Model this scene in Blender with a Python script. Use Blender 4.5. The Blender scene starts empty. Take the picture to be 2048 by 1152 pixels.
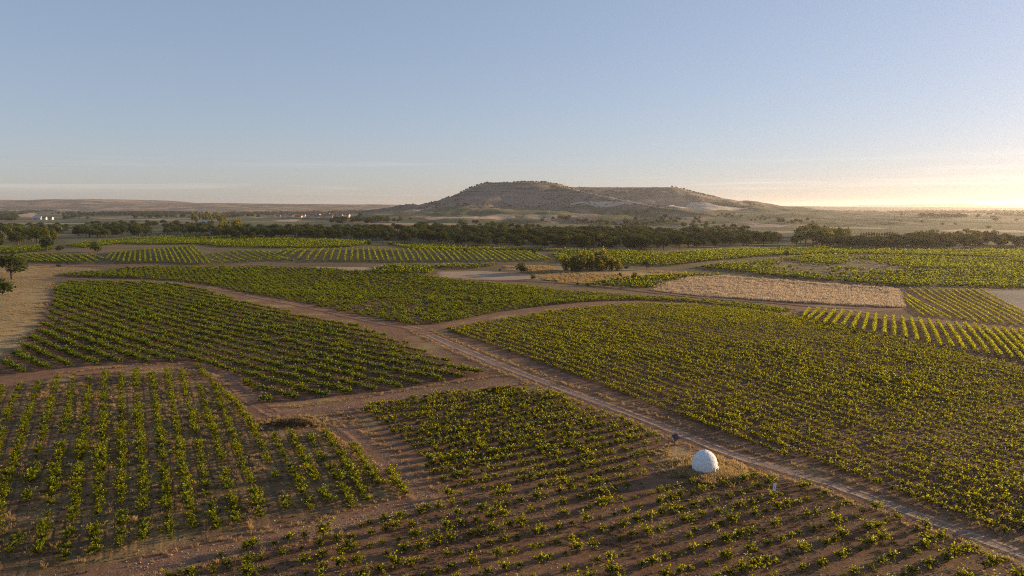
import bpy, math, random
import numpy as np
from mathutils import Vector
from mathutils.geometry import delaunay_2d_cdt

random.seed(7)
RNG = np.random.default_rng(7)
scene = bpy.context.scene
COL = scene.collection

# ------------------------------------------------------------------ camera, sky, sun, exposure
CAM_H, FOC, HORIZON = 40.0, 1462.0, 412.0          # FOC and HORIZON in the photograph's 2048-wide pixels
PITCH = math.atan((576 - HORIZON) / FOC)
cam_d = bpy.data.cameras.new("camera")
cam = bpy.data.objects.new("camera", cam_d)
COL.objects.link(cam)
cam_d.sensor_width = 36.0
cam_d.lens = 36.0 * FOC / 2048.0
cam_d.clip_start = 0.5
cam_d.clip_end = 90000.0
cam.location = (0, 0, CAM_H)
cam.rotation_euler = (math.pi / 2 - PITCH, 0, 0)
scene.camera = cam

SUN_EL, SUN_AZ = math.radians(9.5), math.radians(66.0)   # azimuth clockwise from the view direction (+Y)
world = bpy.data.worlds.new("World")
scene.world = world
world.use_nodes = True
wt = world.node_tree
wt.nodes.clear()
W = wt.nodes.new
w_out = W("ShaderNodeOutputWorld")
w_bg = W("ShaderNodeBackground")
w_bg.inputs["Strength"].default_value = 0.0505
w_sky = W("ShaderNodeTexSky")
w_sky.sky_type = 'NISHITA'
w_sky.sun_disc = False
w_sky.sun_elevation = SUN_EL
w_sky.sun_rotation = SUN_AZ
w_sky.altitude = 800
w_sky.air_density = 1.0
w_sky.dust_density = 1.0
w_sky.ozone_density = 3.6
# thin stratus streaks low over the horizon, all the way round
w_tc = W("ShaderNodeTexCoord")
w_sep = W("ShaderNodeSeparateXYZ")
wt.links.new(w_tc.outputs["Generated"], w_sep.inputs[0])
w_map = W("ShaderNodeMapping")
w_map.inputs["Scale"].default_value = (1.9, 1.9, 78.0)
w_map.inputs["Rotation"].default_value = (0.0, 0.006, 0.0)
wt.links.new(w_tc.outputs["Generated"], w_map.inputs[0])
w_noi = W("ShaderNodeTexNoise")
w_noi.inputs["Scale"].default_value = 1.35
w_noi.inputs["Detail"].default_value = 6
w_noi.inputs["Roughness"].default_value = 0.62
w_noi.inputs["Distortion"].default_value = 0.25
wt.links.new(w_map.outputs[0], w_noi.inputs["Vector"])
w_r1 = W("ShaderNodeMapRange")
w_r1.inputs["From Min"].default_value = 0.50
w_r1.inputs["From Max"].default_value = 0.72
wt.links.new(w_noi.outputs["Fac"], w_r1.inputs["Value"])
w_band = W("ShaderNodeValToRGB")
w_band.color_ramp.interpolation = 'EASE'
el = w_band.color_ramp.elements
el[0].position = 0.0; el[0].color = (0.5, 0.5, 0.5, 1)
el[1].position = 1.0; el[1].color = (0, 0, 0, 1)
for p, c in ((0.022, 0.9), (0.050, 0.75), (0.066, 0.0)):
    e = el.new(p); e.color = (c, c, c, 1)
wt.links.new(w_sep.outputs["Z"], w_band.inputs[0])
w_mul = W("ShaderNodeMath"); w_mul.operation = 'MULTIPLY'
wt.links.new(w_r1.outputs[0], w_mul.inputs[0]); wt.links.new(w_band.outputs[0], w_mul.inputs[1])
w_mul2 = W("ShaderNodeMath"); w_mul2.operation = 'MULTIPLY'; w_mul2.inputs[1].default_value = 0.55
wt.links.new(w_mul.outputs[0], w_mul2.inputs[0])
# camera-like tone response for the sky as a whole: gentler glow, softer saturation
w_div = W("ShaderNodeVectorMath"); w_div.operation = 'SCALE'; w_div.inputs["Scale"].default_value = 1 / 8.0
wt.links.new(w_sky.outputs[0], w_div.inputs[0])
w_gam = W("ShaderNodeGamma"); w_gam.inputs[1].default_value = 0.52
wt.links.new(w_div.outputs[0], w_gam.inputs[0])
w_hsv = W("ShaderNodeHueSaturation"); w_hsv.inputs["Saturation"].default_value = 1.0
wt.links.new(w_gam.outputs[0], w_hsv.inputs["Color"])
w_tint = W("ShaderNodeMix"); w_tint.data_type = 'RGBA'; w_tint.blend_type = 'MULTIPLY'; w_tint.inputs[0].default_value = 1.0
w_tint.inputs[7].default_value = (9.6, 8.62, 9.0, 1)
wt.links.new(w_hsv.outputs[0], w_tint.inputs[6])
SKY = w_tint.outputs[2]
w_cl = W("ShaderNodeMix"); w_cl.data_type = 'RGBA'; w_cl.blend_type = 'MULTIPLY'
w_cl.inputs[0].default_value = 1.0
w_cl.inputs[7].default_value = (1.55, 1.42, 1.38, 1)
wt.links.new(SKY, w_cl.inputs[6])
w_mix = W("ShaderNodeMix"); w_mix.data_type = 'RGBA'
wt.links.new(w_mul2.outputs[0], w_mix.inputs[0])
wt.links.new(SKY, w_mix.inputs[6])
wt.links.new(w_cl.outputs[2], w_mix.inputs[7])
wt.links.new(w_mix.outputs[2], w_bg.inputs["Color"])
wt.links.new(w_bg.outputs[0], w_out.inputs["Surface"])

sun_d = bpy.data.lights.new("sun", 'SUN')
sun = bpy.data.objects.new("sun", sun_d)
COL.objects.link(sun)
sun_d.energy = 5.0
sun_d.angle = math.radians(0.6)
sun_d.color = (1.0, 0.70, 0.38)
SUN_V = Vector((math.cos(SUN_EL) * math.sin(SUN_AZ), math.cos(SUN_EL) * math.cos(SUN_AZ), math.sin(SUN_EL)))
sun.rotation_euler = (-SUN_V).to_track_quat('-Z', 'Y').to_euler()
sun.location = (200, 150, 300)

scene.view_settings.view_transform = 'Standard'
scene.view_settings.look = 'None'
scene.view_settings.gamma = 1.0
scene.view_settings.use_curve_mapping = False
scene.view_settings.exposure = 1.05
scene.render.engine = 'CYCLES'
scene.cycles.use_denoising = False        # keeps the fine leaf and soil detail, with a little photographic grain
scene.cycles.sample_clamp_direct = 3.0
scene.cycles.sample_clamp_indirect = 1.5
scene.cycles.filter_width = 1.1
scene.cycles.max_bounces = 6
scene.cycles.diffuse_bounces = 3
scene.cycles.transmission_bounces = 4
scene.cycles.volume_bounces = 1
scene.cycles.transparent_max_bounces = 6

# ------------------------------------------------------------------ terrain maths
def ss(a, b, t):
    t = np.clip((np.asarray(t, float) - a) / (b - a), 0, 1)
    return t * t * (3 - 2 * t)

def hash2(ix, iy, s):
    h = np.sin(ix * 127.1 + iy * 311.7 + s * 74.7) * 43758.5453
    return h - np.floor(h)

def vnoise(x, y, s=0.0):
    ix, iy = np.floor(x), np.floor(y)
    fx, fy = x - ix, y - iy
    fx = fx * fx * (3 - 2 * fx); fy = fy * fy * (3 - 2 * fy)
    a, b = hash2(ix, iy, s), hash2(ix + 1, iy, s)
    c, d = hash2(ix, iy + 1, s), hash2(ix + 1, iy + 1, s)
    return (a * (1 - fx) + b * fx) * (1 - fy) + (c * (1 - fx) + d * fx) * fy

def fbm(x, y, s=0.0, o=4):
    r, a, t = 0, 1.0, 0
    for k in range(o):
        r = r + a * (vnoise(x, y, s + k) - 0.5); t += a
        x = x * 2.03 + 5.2; y = y * 2.03 + 1.7; a *= 0.5
    return r / t

def plain(x, y):
    x = np.asarray(x, float); y = np.asarray(y, float)
    z = 6.0 * ss(330, 540, y) * (1 - ss(900, 2400, y)) * (1 - 0.6 * ss(20, 320, x))
    z = z + 3.0 * np.exp(-(((x - 75) / 85) ** 2 + ((y - 205) / 75) ** 2))
    z = z + 4.0 * np.exp(-(((x + 190) / 60) ** 2 + ((y - 270) / 95) ** 2))
    z = z + 0.45 * np.sin(x / 37 + 1.3) * np.sin(y / 53 + 0.4) + 0.22 * np.sin(x / 19 + y / 23)
    r = np.hypot(x, y)
    z = z + ss(900, 2500, r) * (5.0 * np.sin(x / 330 + 0.8) * np.sin(y / 450 + 0.3) - 2.0)
    return z

TOP = np.array([(-85, 2480), (-20, 2450), (60, 2435), (125, 2450), (165, 2600), (190, 2850), (240, 3060), (450, 3090),
                (672, 3075), (740, 3250), (600, 3500), (200, 3500), (-50, 3000), (-110, 2700)], float)
PD = np.array([0, 12, 30, 60, 120, 197, 265, 400, 600, 800, 1000, 1400], float)
PH = np.array([119, 116, 109, 97, 73, 50, 35, 20, 9, 0, -8, -30], float)
SPUR = np.array([(110, 2480, 116), (185, 2360, 96), (260, 2255, 76), (340, 2150, 54), (430, 2050, 36), (500, 1950, 22)], float)

def seg_dist(px, py, a, b):
    ax, ay = a[0], a[1]; bx, by = b[0] - ax, b[1] - ay
    t = np.clip(((px - ax) * bx + (py - ay) * by) / (bx * bx + by * by + 1e-9), 0, 1)
    return np.hypot(px - ax - t * bx, py - ay - t * by), t

def inside(px, py, poly):
    c = np.zeros(np.shape(px), bool)
    n = len(poly)
    for i in range(n):
        x1, y1 = poly[i][0], poly[i][1]; x2, y2 = poly[(i + 1) % n][0], poly[(i + 1) % n][1]
        if y1 == y2: continue
        k = ((y1 > py) != (y2 > py)) & (px < (x2 - x1) * (py - y1) / (y2 - y1) + x1)
        c ^= k
    return c

def outline_dist(px, py, poly):
    d = np.full(np.shape(px), 1e9)
    for i in range(len(poly)):
        d = np.minimum(d, seg_dist(px, py, poly[i], poly[(i + 1) % len(poly)])[0])
    return d

def hill(x, y):
    x = np.asarray(x, float); y = np.asarray(y, float)
    d = outline_dist(x, y, TOP)
    d = np.where(inside(x, y, TOP), 0, d)
    st = 1 + 0.55 * ss(350, 850, x)
    n = fbm(x / 130, y / 130, 3.0)
    dd = np.maximum(d / st * (1 + 0.55 * n) , 0)
    h = np.interp(dd, PD, PH)
    # limestone benches on the upper slope
    b = h / 13.0
    h = h + np.where((h > 55) & (h < 112), 2.6 * (np.clip((b - np.floor(b)) * 1.8, 0, 1) - (b - np.floor(b))), 0)
    h = h + ss(10, 80, d) * (1 - ss(600, 1000, d)) * (6.0 * fbm(x / 75, y / 75, 9.0) + 10.0 * fbm(x / 220, y / 220, 5.0))
    # gullies and added ribs run down the slopes, shaped to catch sunlight
    gm = ss(12, 60, d) * (1 - ss(330, 620, d))
    h = h + gm * 6.5 * (0.30 - np.abs(fbm(x / 62 + 0.25 * fbm(y / 90, x / 90, 6.0), y / 420, 17.0, 3)) * 2.2)
    for kx, ky, rx, ry, kh in ((215, 2270, 36, 110, 17), (298, 2205, 34, 110, 16), (385, 2140, 36, 100, 14), (520, 2420, 55, 160, 14), (690, 2560, 60, 170, 15), (860, 2600, 70, 190, 13), (-40, 2050, 45, 130, 9), (110, 2020, 45, 130, 10)):
        h = h + kh * np.exp(-(((x - kx) / rx) ** 2 + ((y - ky) / ry) ** 2))
    for i in range(len(SPUR) - 1):
        sd, t = seg_dist(x, y, SPUR[i], SPUR[i + 1])
        ch = SPUR[i][2] + (SPUR[i + 1][2] - SPUR[i][2]) * t
        h = np.maximum(h, (ch + 8) * np.exp(-(sd / (62 + 22 * t)) ** 2) - 8)
    # low clay knolls in front of the foot
    for kx, ky, kr, kh in ((-120, 1700, 70, 12), (30, 1640, 60, 10), (190, 1680, 80, 17), (290, 1560, 80, 14), (-330, 1900, 90, 10), (480, 1900, 110, 10)):
        h = np.maximum(h, -6 + (kh + 8) * np.exp(-(((x - kx) / (1.7 * kr)) ** 2 + ((y - ky) / kr) ** 2)) + 2.0 * fbm(x / 30, y / 30, 4.0))
    return h - 1.0

def ground(x, y):
    x = np.asarray(x, float); y = np.asarray(y, float)
    g = plain(x, y)
    m = (y > 1150) & (y < 4000) & (x > -1300) & (x < 2400)
    if np.any(m):
        g = np.array(g); g[m] = np.maximum(g[m], hill(x[m], y[m]))
    return g

_T = 18.0 * 1.004 ** np.arange(1900)
def pix(u, v):
    """where the ray through photo pixel (u, v) first meets the ground"""
    a, b = (u - 1024) / FOC, -(v - 576) / FOC
    d = np.array([a, math.cos(PITCH) + b * math.sin(PITCH), -math.sin(PITCH) + b * math.cos(PITCH)])
    d = d / np.hypot(d[0], d[1])
    X, Y, Z = d[0] * _T, d[1] * _T, CAM_H + d[2] * _T
    n0 = int(np.searchsorted(_T, 1000))
    below = Z[:n0] < plain(X[:n0], Y[:n0])
    if not below.any(): below = Z < ground(X, Y)
    if not below.any():
        return np.array([X[-1], Y[-1]])
    k = int(np.argmax(below)); k = max(k, 1)
    t0, t1 = _T[k - 1], _T[k]
    for _ in range(14):
        t = 0.5 * (t0 + t1)
        if CAM_H + d[2] * t < float(ground(np.array([d[0] * t]), np.array([d[1] * t]))[0]): t1 = t
        else: t0 = t
    return np.array([d[0] * t1, d[1] * t1])

def pixs(pts): return np.array([pix(u, v) for u, v in pts])

def to_px(x, y, z):
    fx, fy, fz = x, y, z - CAM_H
    dep = fy * math.cos(PITCH) - fz * math.sin(PITCH)
    up = fy * math.sin(PITCH) + fz * math.cos(PITCH)
    return 1024 + FOC * fx / dep, 576 - FOC * up / dep

# ------------------------------------------------------------------ object helpers
def tag(o, label=None, cat=None, group=None, kind=None):
    if label: o["label"] = label
    if cat: o["category"] = cat
    if group: o["group"] = group
    if kind: o["kind"] = kind
    return o

def mesh_obj(name, verts, faces, mats, parent=None, midx=None, smooth=False, attrs=None, link=True):
    me = bpy.data.meshes.new(name)
    verts = np.asarray(verts, np.float32)
    if isinstance(faces, np.ndarray):
        nf, k = faces.shape
        me.vertices.add(len(verts)); me.vertices.foreach_set("co", verts.ravel())
        me.loops.add(nf * k); me.loops.foreach_set("vertex_index", faces.astype(np.int32).ravel())
        me.polygons.add(nf)
        me.polygons.foreach_set("loop_start", np.arange(0, nf * k, k, dtype=np.int32))
        me.polygons.foreach_set("loop_total", np.full(nf, k, dtype=np.int32))
        me.update(calc_edges=True)
    else:
        me.from_pydata([tuple(map(float, v)) for v in verts], [], faces)
    if not isinstance(mats, (list, tuple)): mats = [mats]
    for m in mats: me.materials.append(m)
    if midx is not None: me.polygons.foreach_set("material_index", np.asarray(midx, np.int32))
    if smooth: me.polygons.foreach_set("use_smooth", np.ones(len(me.polygons), bool))
    for k, v in (attrs or {}).items():
        at = me.attributes.new(k, 'FLOAT', 'POINT'); at.data.foreach_set("value", np.asarray(v, np.float32))
    o = bpy.data.objects.new(name, me)
    if link: COL.objects.link(o)
    if parent: o.parent = parent
    return o

def empty(name, loc, rz=0.0, sc=1.0):
    o = bpy.data.objects.new(name, None)
    COL.objects.link(o)
    o.location = loc; o.rotation_euler = (0, 0, rz); o.scale = (sc, sc, sc)
    o.empty_display_size = 0.3
    return o

class MB:
    """collects simple solids into one mesh"""
    def __init__(s): s.v, s.f, s.n = [], [], 0
    def add(s, v, f):
        s.v += [tuple(p) for p in v]; s.f += [tuple(i + s.n for i in q) for q in f]; s.n = len(s.v); return s
    def box(s, c, d, rz=0.0):
        x, y, z = d[0] / 2, d[1] / 2, d[2] / 2; co, si = math.cos(rz), math.sin(rz)
        P = [(a * x, b * y, e * z) for e in (-1, 1) for b in (-1, 1) for a in (-1, 1)]
        P = [(c[0] + co * p[0] - si * p[1], c[1] + si * p[0] + co * p[1], c[2] + p[2]) for p in P]
        return s.add(P, [(0, 2, 3, 1), (4, 5, 7, 6), (0, 1, 5, 4), (2, 6, 7, 3), (0, 4, 6, 2), (1, 3, 7, 5)])
    def tube(s, pts, rad, n=6):
        pts = [Vector(p) for p in pts]; V, F = [], []
        for i, p in enumerate(pts):
            t = (pts[min(i + 1, len(pts) - 1)] - pts[max(i - 1, 0)]).normalized()
            a = t.orthogonal().normalized(); b = t.cross(a)
            for k in range(n):
                w = 2 * math.pi * k / n
                V.append(p + (a * math.cos(w) + b * math.sin(w)) * rad[i])
        for i in range(len(pts) - 1):
            for k in range(n):
                F.append((i * n + k, i * n + (k + 1) % n, (i + 1) * n + (k + 1) % n, (i + 1) * n + k))
        F.append(tuple(range((len(pts) - 1) * n, len(pts) * n)))
        return s.add(V, F)
    def build(s, name, mat, parent=None, smooth=False, link=True):
        return mesh_obj(name, s.v, s.f, mat, parent, smooth=smooth, link=link)

def leaf_quads(c, size, rng, up=0.25, aspect=1.0, out=None):
    """one small folded quad per leaf, random facing; returns verts, faces"""
    n = len(c)
    nrm = rng.normal(size=(n, 3)); nrm[:, 2] = np.abs(nrm[:, 2]) * (1 + up) + up
    if out is not None: nrm = nrm * 0.75 + out * 1.3
    nrm /= np.linalg.norm(nrm, axis=1, keepdims=True)
    t = rng.normal(size=(n, 3)); t -= nrm * np.sum(t * nrm, 1, keepdims=True)
    t /= np.linalg.norm(t, axis=1, keepdims=True) + 1e-9
    b = np.cross(nrm, t)
    s = (np.asarray(size) * np.ones(n))[:, None] * 0.5
    V = np.stack([c - t * s * 1.1, c + b * s * aspect + nrm * s * .25, c + t * s * 1.1, c - b * s * aspect + nrm * s * .25], 1).reshape(-1, 3)
    F = np.arange(n * 4).reshape(n, 4)
    return V, F

# ------------------------------------------------------------------ materials
def new_mat(name):
    m = bpy.data.materials.new(name); m.use_nodes = True
    nt = m.node_tree; nt.nodes.clear()
    out = nt.nodes.new("ShaderNodeOutputMaterial")
    return m, nt, out

class NB:
    def __init__(s, nt): s.nt = nt
    def n(s, t, **kw):
        nd = s.nt.nodes.new(t)
        for k, v in kw.items():
            if k in ("operation", "blend_type", "data_type", "attribute_name", "attribute_type", "feature", "interpolation_type", "noise_dimensions"): setattr(nd, k, v)
            else: nd.inputs[k].default_value = v
        return nd
    def l(s, a, b): s.nt.links.new(a, b)
    def mix(s, fac, a, b, blend='MIX'):
        m = s.n("ShaderNodeMix", data_type='RGBA', blend_type=blend)
        for i, v in ((0, fac), (6, a), (7, b)):
            if hasattr(v, "links") or hasattr(v, "is_linked"): s.l(v, m.inputs[i])
            elif i == 0: m.inputs[0].default_value = v
            else: m.inputs[i].default_value = (*v, 1) if len(v) == 3 else v
        return m.outputs[2]
    def noise(s, vec, scale, detail=4, rough=0.55, dist=0.0):
        n = s.n("ShaderNodeTexNoise", Scale=scale, Detail=detail, Roughness=rough, Distortion=dist)
        s.l(vec, n.inputs["Vector"]); return n.outputs["Fac"]
    def rng(s, v, a, b, c=0.0, d=1.0):
        m = s.n("ShaderNodeMapRange"); s.l(v, m.inputs["Value"])
        for k, q in (("From Min", a), ("From Max", b), ("To Min", c), ("To Max", d)): m.inputs[k].default_value = q
        return m.outputs[0]
    def math(s, op, a, b=None):
        m = s.n("ShaderNodeMath", operation=op)
        for i, v in enumerate((a, b)):
            if v is None: continue
            if hasattr(v, "is_linked"): s.l(v, m.inputs[i])
            else: m.inputs[i].default_value = v
        return m.outputs[0]
    def pos(s):
        return s.n("ShaderNodeNewGeometry").outputs["Position"]
    def scaled(s, vec, sc):
        m = s.n("ShaderNodeMapping"); m.inputs["Scale"].default_value = sc; s.l(vec, m.inputs[0]); return m.outputs[0]
    def attr(s, name):
        return s.n("ShaderNodeAttribute", attribute_name=name).outputs["Fac"]

def soil_color(b, P):
    """brown clay-loam of the vineyards with grey and reddish drifts"""
    n1 = b.noise(P, 0.035, 5, 0.6); n2 = b.noise(P, 0.5, 5, 0.65); n3 = b.noise(P, 4.0, 3, 0.6)
    c = b.mix(b.rng(n1, 0.35, 0.65), (0.148, 0.076, 0.042), (0.196, 0.106, 0.061))
    c = b.mix(b.rng(n2, 0.40, 0.75), c, (0.249, 0.140, 0.080))
    c = b.mix(b.rng(n3, 0.45, 0.7, 0, 0.55), c, (0.080, 0.052, 0.037))
    return c, n2, n3

def finish(b, out, col, bump=None, bump_s=0.4, bump_d=0.1, rough=0.95):
    p = b.n("ShaderNodeBsdfPrincipled", Roughness=rough)
    p.inputs["Specular IOR Level"].default_value = 0.15
    if hasattr(col, "is_linked"): b.l(col, p.inputs["Base Color"])
    else: p.inputs["Base Color"].default_value = (*col, 1)
    if bump is not None:
        bn = b.n("ShaderNodeBump", Strength=bump_s, Distance=bump_d)
        b.l(bump, bn.inputs["Height"]); b.l(bn.outputs[0], p.inputs["Normal"])
    b.l(p.outputs[0], out.inputs[0])
    return p

def ground_mat():
    m, nt, out = new_mat("countryside"); b = NB(nt); P = b.pos()
    c, n2, n3 = soil_color(b, P)
    # dry grass drifts
    g = b.noise(P, 0.06, 5, 0.6)
    c = b.mix(b.rng(g, 0.50, 0.66, 0, 0.8), c, (0.33, 0.235, 0.10))
    c = b.mix(b.math('MULTIPLY', b.rng(b.noise(P, 0.021, 4), 0.55, 0.7, 0, 0.7), b.rng(n2, 0.3, 0.6)), c, (0.10, 0.105, 0.045))
    # rough tawny and green grass on the unploughed middle ground
    sy0 = b.n("ShaderNodeSeparateXYZ"); b.l(P, sy0.inputs[0])
    rough = b.mix(b.rng(b.noise(P, 0.03, 5, 0.65), 0.42, 0.58), (0.165, 0.115, 0.055), (0.070, 0.072, 0.028))
    rough = b.mix(b.rng(n2, 0.42, 0.7, 0, 0.5), rough, (0.21, 0.15, 0.075))
    c = b.mix(b.rng(sy0.outputs[1], 290, 370, 0, 0.85), c, rough)
    # far patchwork of parcels
    v = b.n("ShaderNodeTexVoronoi", Scale=1.0, feature='F1'); v.inputs["Randomness"].default_value = 0.9
    w = b.noise(P, 0.004, 3)
    add = b.n("ShaderNodeVectorMath", operation='ADD')
    b.l(b.scaled(P, (0.0050, 0.0062, 0.0)), add.inputs[0])
    cmb = b.n("ShaderNodeCombineXYZ"); b.l(b.math('MULTIPLY', w, 0.8), cmb.inputs[0]); b.l(b.math('MULTIPLY', w, 0.9), cmb.inputs[1])
    b.l(cmb.outputs[0], add.inputs[1]); b.l(add.outputs[0], v.inputs["Vector"])
    sp = b.n("ShaderNodeSeparateColor"); b.l(v.outputs["Color"], sp.inputs[0])
    ramp = b.n("ShaderNodeValToRGB"); ramp.color_ramp.interpolation = 'CONSTANT'
    e = ramp.color_ramp.elements; e[0].position = 0; e[0].color = (0.060, 0.074, 0.026, 1); e[1].position = 0.22; e[1].color = (0.115, 0.095, 0.05, 1)
    for p_, c_ in ((0.34, (0.085, 0.092, 0.035)), (0.54, (0.34, 0.25, 0.155)), (0.62, (0.045, 0.056, 0.022)), (0.82, (0.20, 0.145, 0.085)), (0.90, (0.09, 0.10, 0.036))):
        q = e.new(p_); q.color = (*c_, 1)
    b.l(sp.outputs[0], ramp.inputs[0])
    far = b.mix(b.rng(n2, 0.3, 0.8, 0, 0.25), ramp.outputs[0], (0.075, 0.075, 0.034))
    far = b.mix(b.rng(b.noise(P, 0.012, 5, 0.65), 0.52, 0.62, 0, 0.75), far, (0.055, 0.062, 0.030))
    sy = b.n("ShaderNodeSeparateXYZ"); b.l(P, sy.inputs[0])
    c = b.mix(b.rng(sy.outputs[1], 520, 760), c, far)
    h = b.math('ADD', b.math('MULTIPLY', n3, 0.4), n2)
    finish(b, out, c, h, 0.55, 0.25)
    return m

def patch_mat(name, cols, scale=0.4, amt=1.0, rows=None, edge=1.0, bump=0.5, stretch=(1, 1, 1), grass=0.0, edge_noise=0.8):
    """a soil patch: cols = (base, light, dark); rows = (dark line, light line) laid by the row attribute"""
    m, nt, out = new_mat(name); b = NB(nt); P = b.pos()
    sc, n2, n3 = soil_color(b, P)
    Q = b.scaled(P, stretch)
    n = b.noise(Q, scale, 7, 0.72); nb = b.noise(Q, scale * 0.12, 4)
    grit = b.noise(P, 2.3, 6, 0.8)
    c = b.mix(b.rng(n, 0.40, 0.62), cols[0], cols[1])
    c = b.mix(b.rng(grit, 0.50, 0.66, 0, 0.75), c, cols[2])
    c = b.mix(b.rng(grit, 0.44, 0.34, 0, 0.6), c, tuple(1.35 * q for q in cols[1]))
    c = b.mix(b.rng(nb, 0.42, 0.66, 0, 0.7), c, cols[2])
    c = b.mix(b.rng(n3, 0.5, 0.75, 0, 0.45), c, cols[2])
    hgt = b.math('ADD', b.math('MULTIPLY', n3, 0.5), n)
    if rows:
        u = b.attr("rowu")
        fr = b.math('FRACT', b.math('ADD', u, b.math('MULTIPLY', b.math('SUBTRACT', b.noise(P, 0.3, 3), 0.5), 0.22)))
        # wheel ruts at 0.32 and 0.68 of each alley
        d1 = b.math('MINIMUM', b.math('ABSOLUTE', b.math('SUBTRACT', fr, 0.30)), b.math('ABSOLUTE', b.math('SUBTRACT', fr, 0.70)))
        rut = b.math('MULTIPLY', b.rng(d1, 0.02, 0.11, 1, 0), b.rng(b.noise(P, 0.11, 4), 0.36, 0.6, 0.15, 1.0))
        mid = b.math('MULTIPLY', b.rng(b.math('ABSOLUTE', b.math('SUBTRACT', fr, 0.5)), 0.05, 0.16, 1, 0), b.rng(b.noise(P, 0.09, 4), 0.42, 0.6))
        inn = b.rng(b.attr("edge"), 1.0, 5.0) if edge >= 2.0 else b.rng(b.attr("edge"), 0.0, 0.4)
        rut = b.math('MULTIPLY', rut, inn); mid = b.math('MULTIPLY', mid, inn)
        c = b.mix(b.math('MULTIPLY', rut, rows[2]), c, rows[0])
        c = b.mix(b.math('MULTIPLY', mid, rows[3]), c, rows[1])
        hgt = b.math('SUBTRACT', hgt, b.math('MULTIPLY', rut, 0.9))
    if grass:
        gn = b.math('MULTIPLY', b.rng(b.noise(P, 0.10, 5, 0.6), 0.46, 0.62), b.rng(b.noise(P, 1.6, 3), 0.35, 0.6))
        c = b.mix(b.math('MULTIPLY', gn, grass), c, (0.27, 0.185, 0.075))
    if edge:
        e = b.attr("edge")
        k = b.rng(b.math('ADD', b.math('DIVIDE', e, edge), b.math('MULTIPLY', b.math('SUBTRACT', b.noise(P, 0.9, 5, 0.7), 0.62), 2 * edge_noise)), 0.0, 0.5)
        c = b.mix(k, sc, c)
    finish(b, out, c, hgt, bump, 0.2)
    return m

def leaf_mat(name, base, young_lit, trans, tfac=0.45, vary=0.35):
    m, nt, out = new_mat(name); b = NB(nt)
    oi = b.n("ShaderNodeObjectInfo"); tip = b.attr("tip")
    P = b.pos()
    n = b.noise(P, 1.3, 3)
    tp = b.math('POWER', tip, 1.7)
    c = b.mix(tp, base, young_lit)  # young growth colour, brightened so tips and crown tops look sunlit
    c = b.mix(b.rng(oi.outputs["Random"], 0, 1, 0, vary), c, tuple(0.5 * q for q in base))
    c = b.mix(b.rng(n, 0.45, 0.75, 0, 0.3), c, young_lit)
    tc = b.mix(tp, tuple(0.30 * q for q in trans), trans)  # inner leaves get a dimmer colour, painting the shade inside the plant
    d = b.n("ShaderNodeBsdfDiffuse"); b.l(c, d.inputs[0])
    t = b.n("ShaderNodeBsdfTranslucent"); b.l(tc, t.inputs[0])
    mx = b.n("ShaderNodeMixShader"); mx.inputs[0].default_value = tfac
    b.l(d.outputs[0], mx.inputs[1]); b.l(t.outputs[0], mx.inputs[2]); b.l(mx.outputs[0], out.inputs[0])
    return m

def plain_mat(name, col, col2=None, scale=3.0, rough=0.9, bump=0.0, metallic=0.0):
    m, nt, out = new_mat(name); b = NB(nt)
    tc = b.n("ShaderNodeTexCoord").outputs["Object"]
    n = b.noise(tc, scale, 5, 0.6)
    c = b.mix(b.rng(n, 0.35, 0.7), col, col2 or tuple(0.75 * q for q in col))
    p = finish(b, out, c, n if bump else None, bump, 0.05, rough)
    p.inputs["Metallic"].default_value = metallic
    return m

M_GROUND = ground_mat()
M_SOIL_P3 = patch_mat("foreground_plot_soil", ((0.143, 0.072, 0.039), (0.201, 0.106, 0.059), (0.080, 0.040, 0.023)), 0.45,
                      rows=((0.085, 0.057, 0.044), (0.25, 0.17, 0.12), 0.55, 0.25), edge=2.0, grass=0.25)
M_SOIL_P1 = patch_mat("grassy_plot_soil", ((0.133, 0.076, 0.039), (0.191, 0.112, 0.056), (0.076, 0.054, 0.022)), 0.5,
                      rows=((0.085, 0.066, 0.044), (0.28, 0.185, 0.085), 0.4, 0.4), edge=2.0, grass=0.85)
M_SOIL_P4 = patch_mat("dark_plot_soil", ((0.125, 0.060, 0.034), (0.167, 0.084, 0.048), (0.076, 0.038, 0.023)), 0.4,
                      rows=((0.09, 0.060, 0.046), (0.20, 0.13, 0.094), 0.5, 0.3), edge=2.0)
M_SOIL_FAR = patch_mat("far_plot_soil", ((0.120, 0.085, 0.050), (0.16, 0.118, 0.066), (0.075, 0.068, 0.032)), 0.15, edge=3.0, grass=0.4)
M_ROAD = patch_mat("gravel_road", ((0.265, 0.177, 0.125), (0.339, 0.233, 0.168), (0.164, 0.104, 0.072)), 0.9, rows=((0.29, 0.225, 0.19), (0.15, 0.105, 0.075), 0.5, 0.55), edge=1.1, bump=0.6, stretch=(1, 1, 1))
M_TRACK = patch_mat("dirt_track", ((0.196, 0.104, 0.061), (0.270, 0.153, 0.092), (0.117, 0.063, 0.038)), 0.7, rows=((0.25, 0.165, 0.118), (0.14, 0.092, 0.058), 0.4, 0.4), edge=1.6, bump=0.6, grass=0.35)
M_WHEAT = patch_mat("stubble", ((0.26, 0.182, 0.120), (0.33, 0.24, 0.165), (0.17, 0.115, 0.076)), 0.25, edge=1.5, bump=0.8, stretch=(0.35, 1.6, 1))
M_GRASSLAND = patch_mat("dry_grassland", ((0.31, 0.212, 0.098), (0.42, 0.298, 0.145), (0.135, 0.115, 0.050)), 0.22, edge=4.0, bump=0.9, grass=0.6)
M_PALE = patch_mat("pale_field", ((0.36, 0.265, 0.18), (0.43, 0.325, 0.225), (0.27, 0.19, 0.125)), 0.08, edge=6.0)
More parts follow.
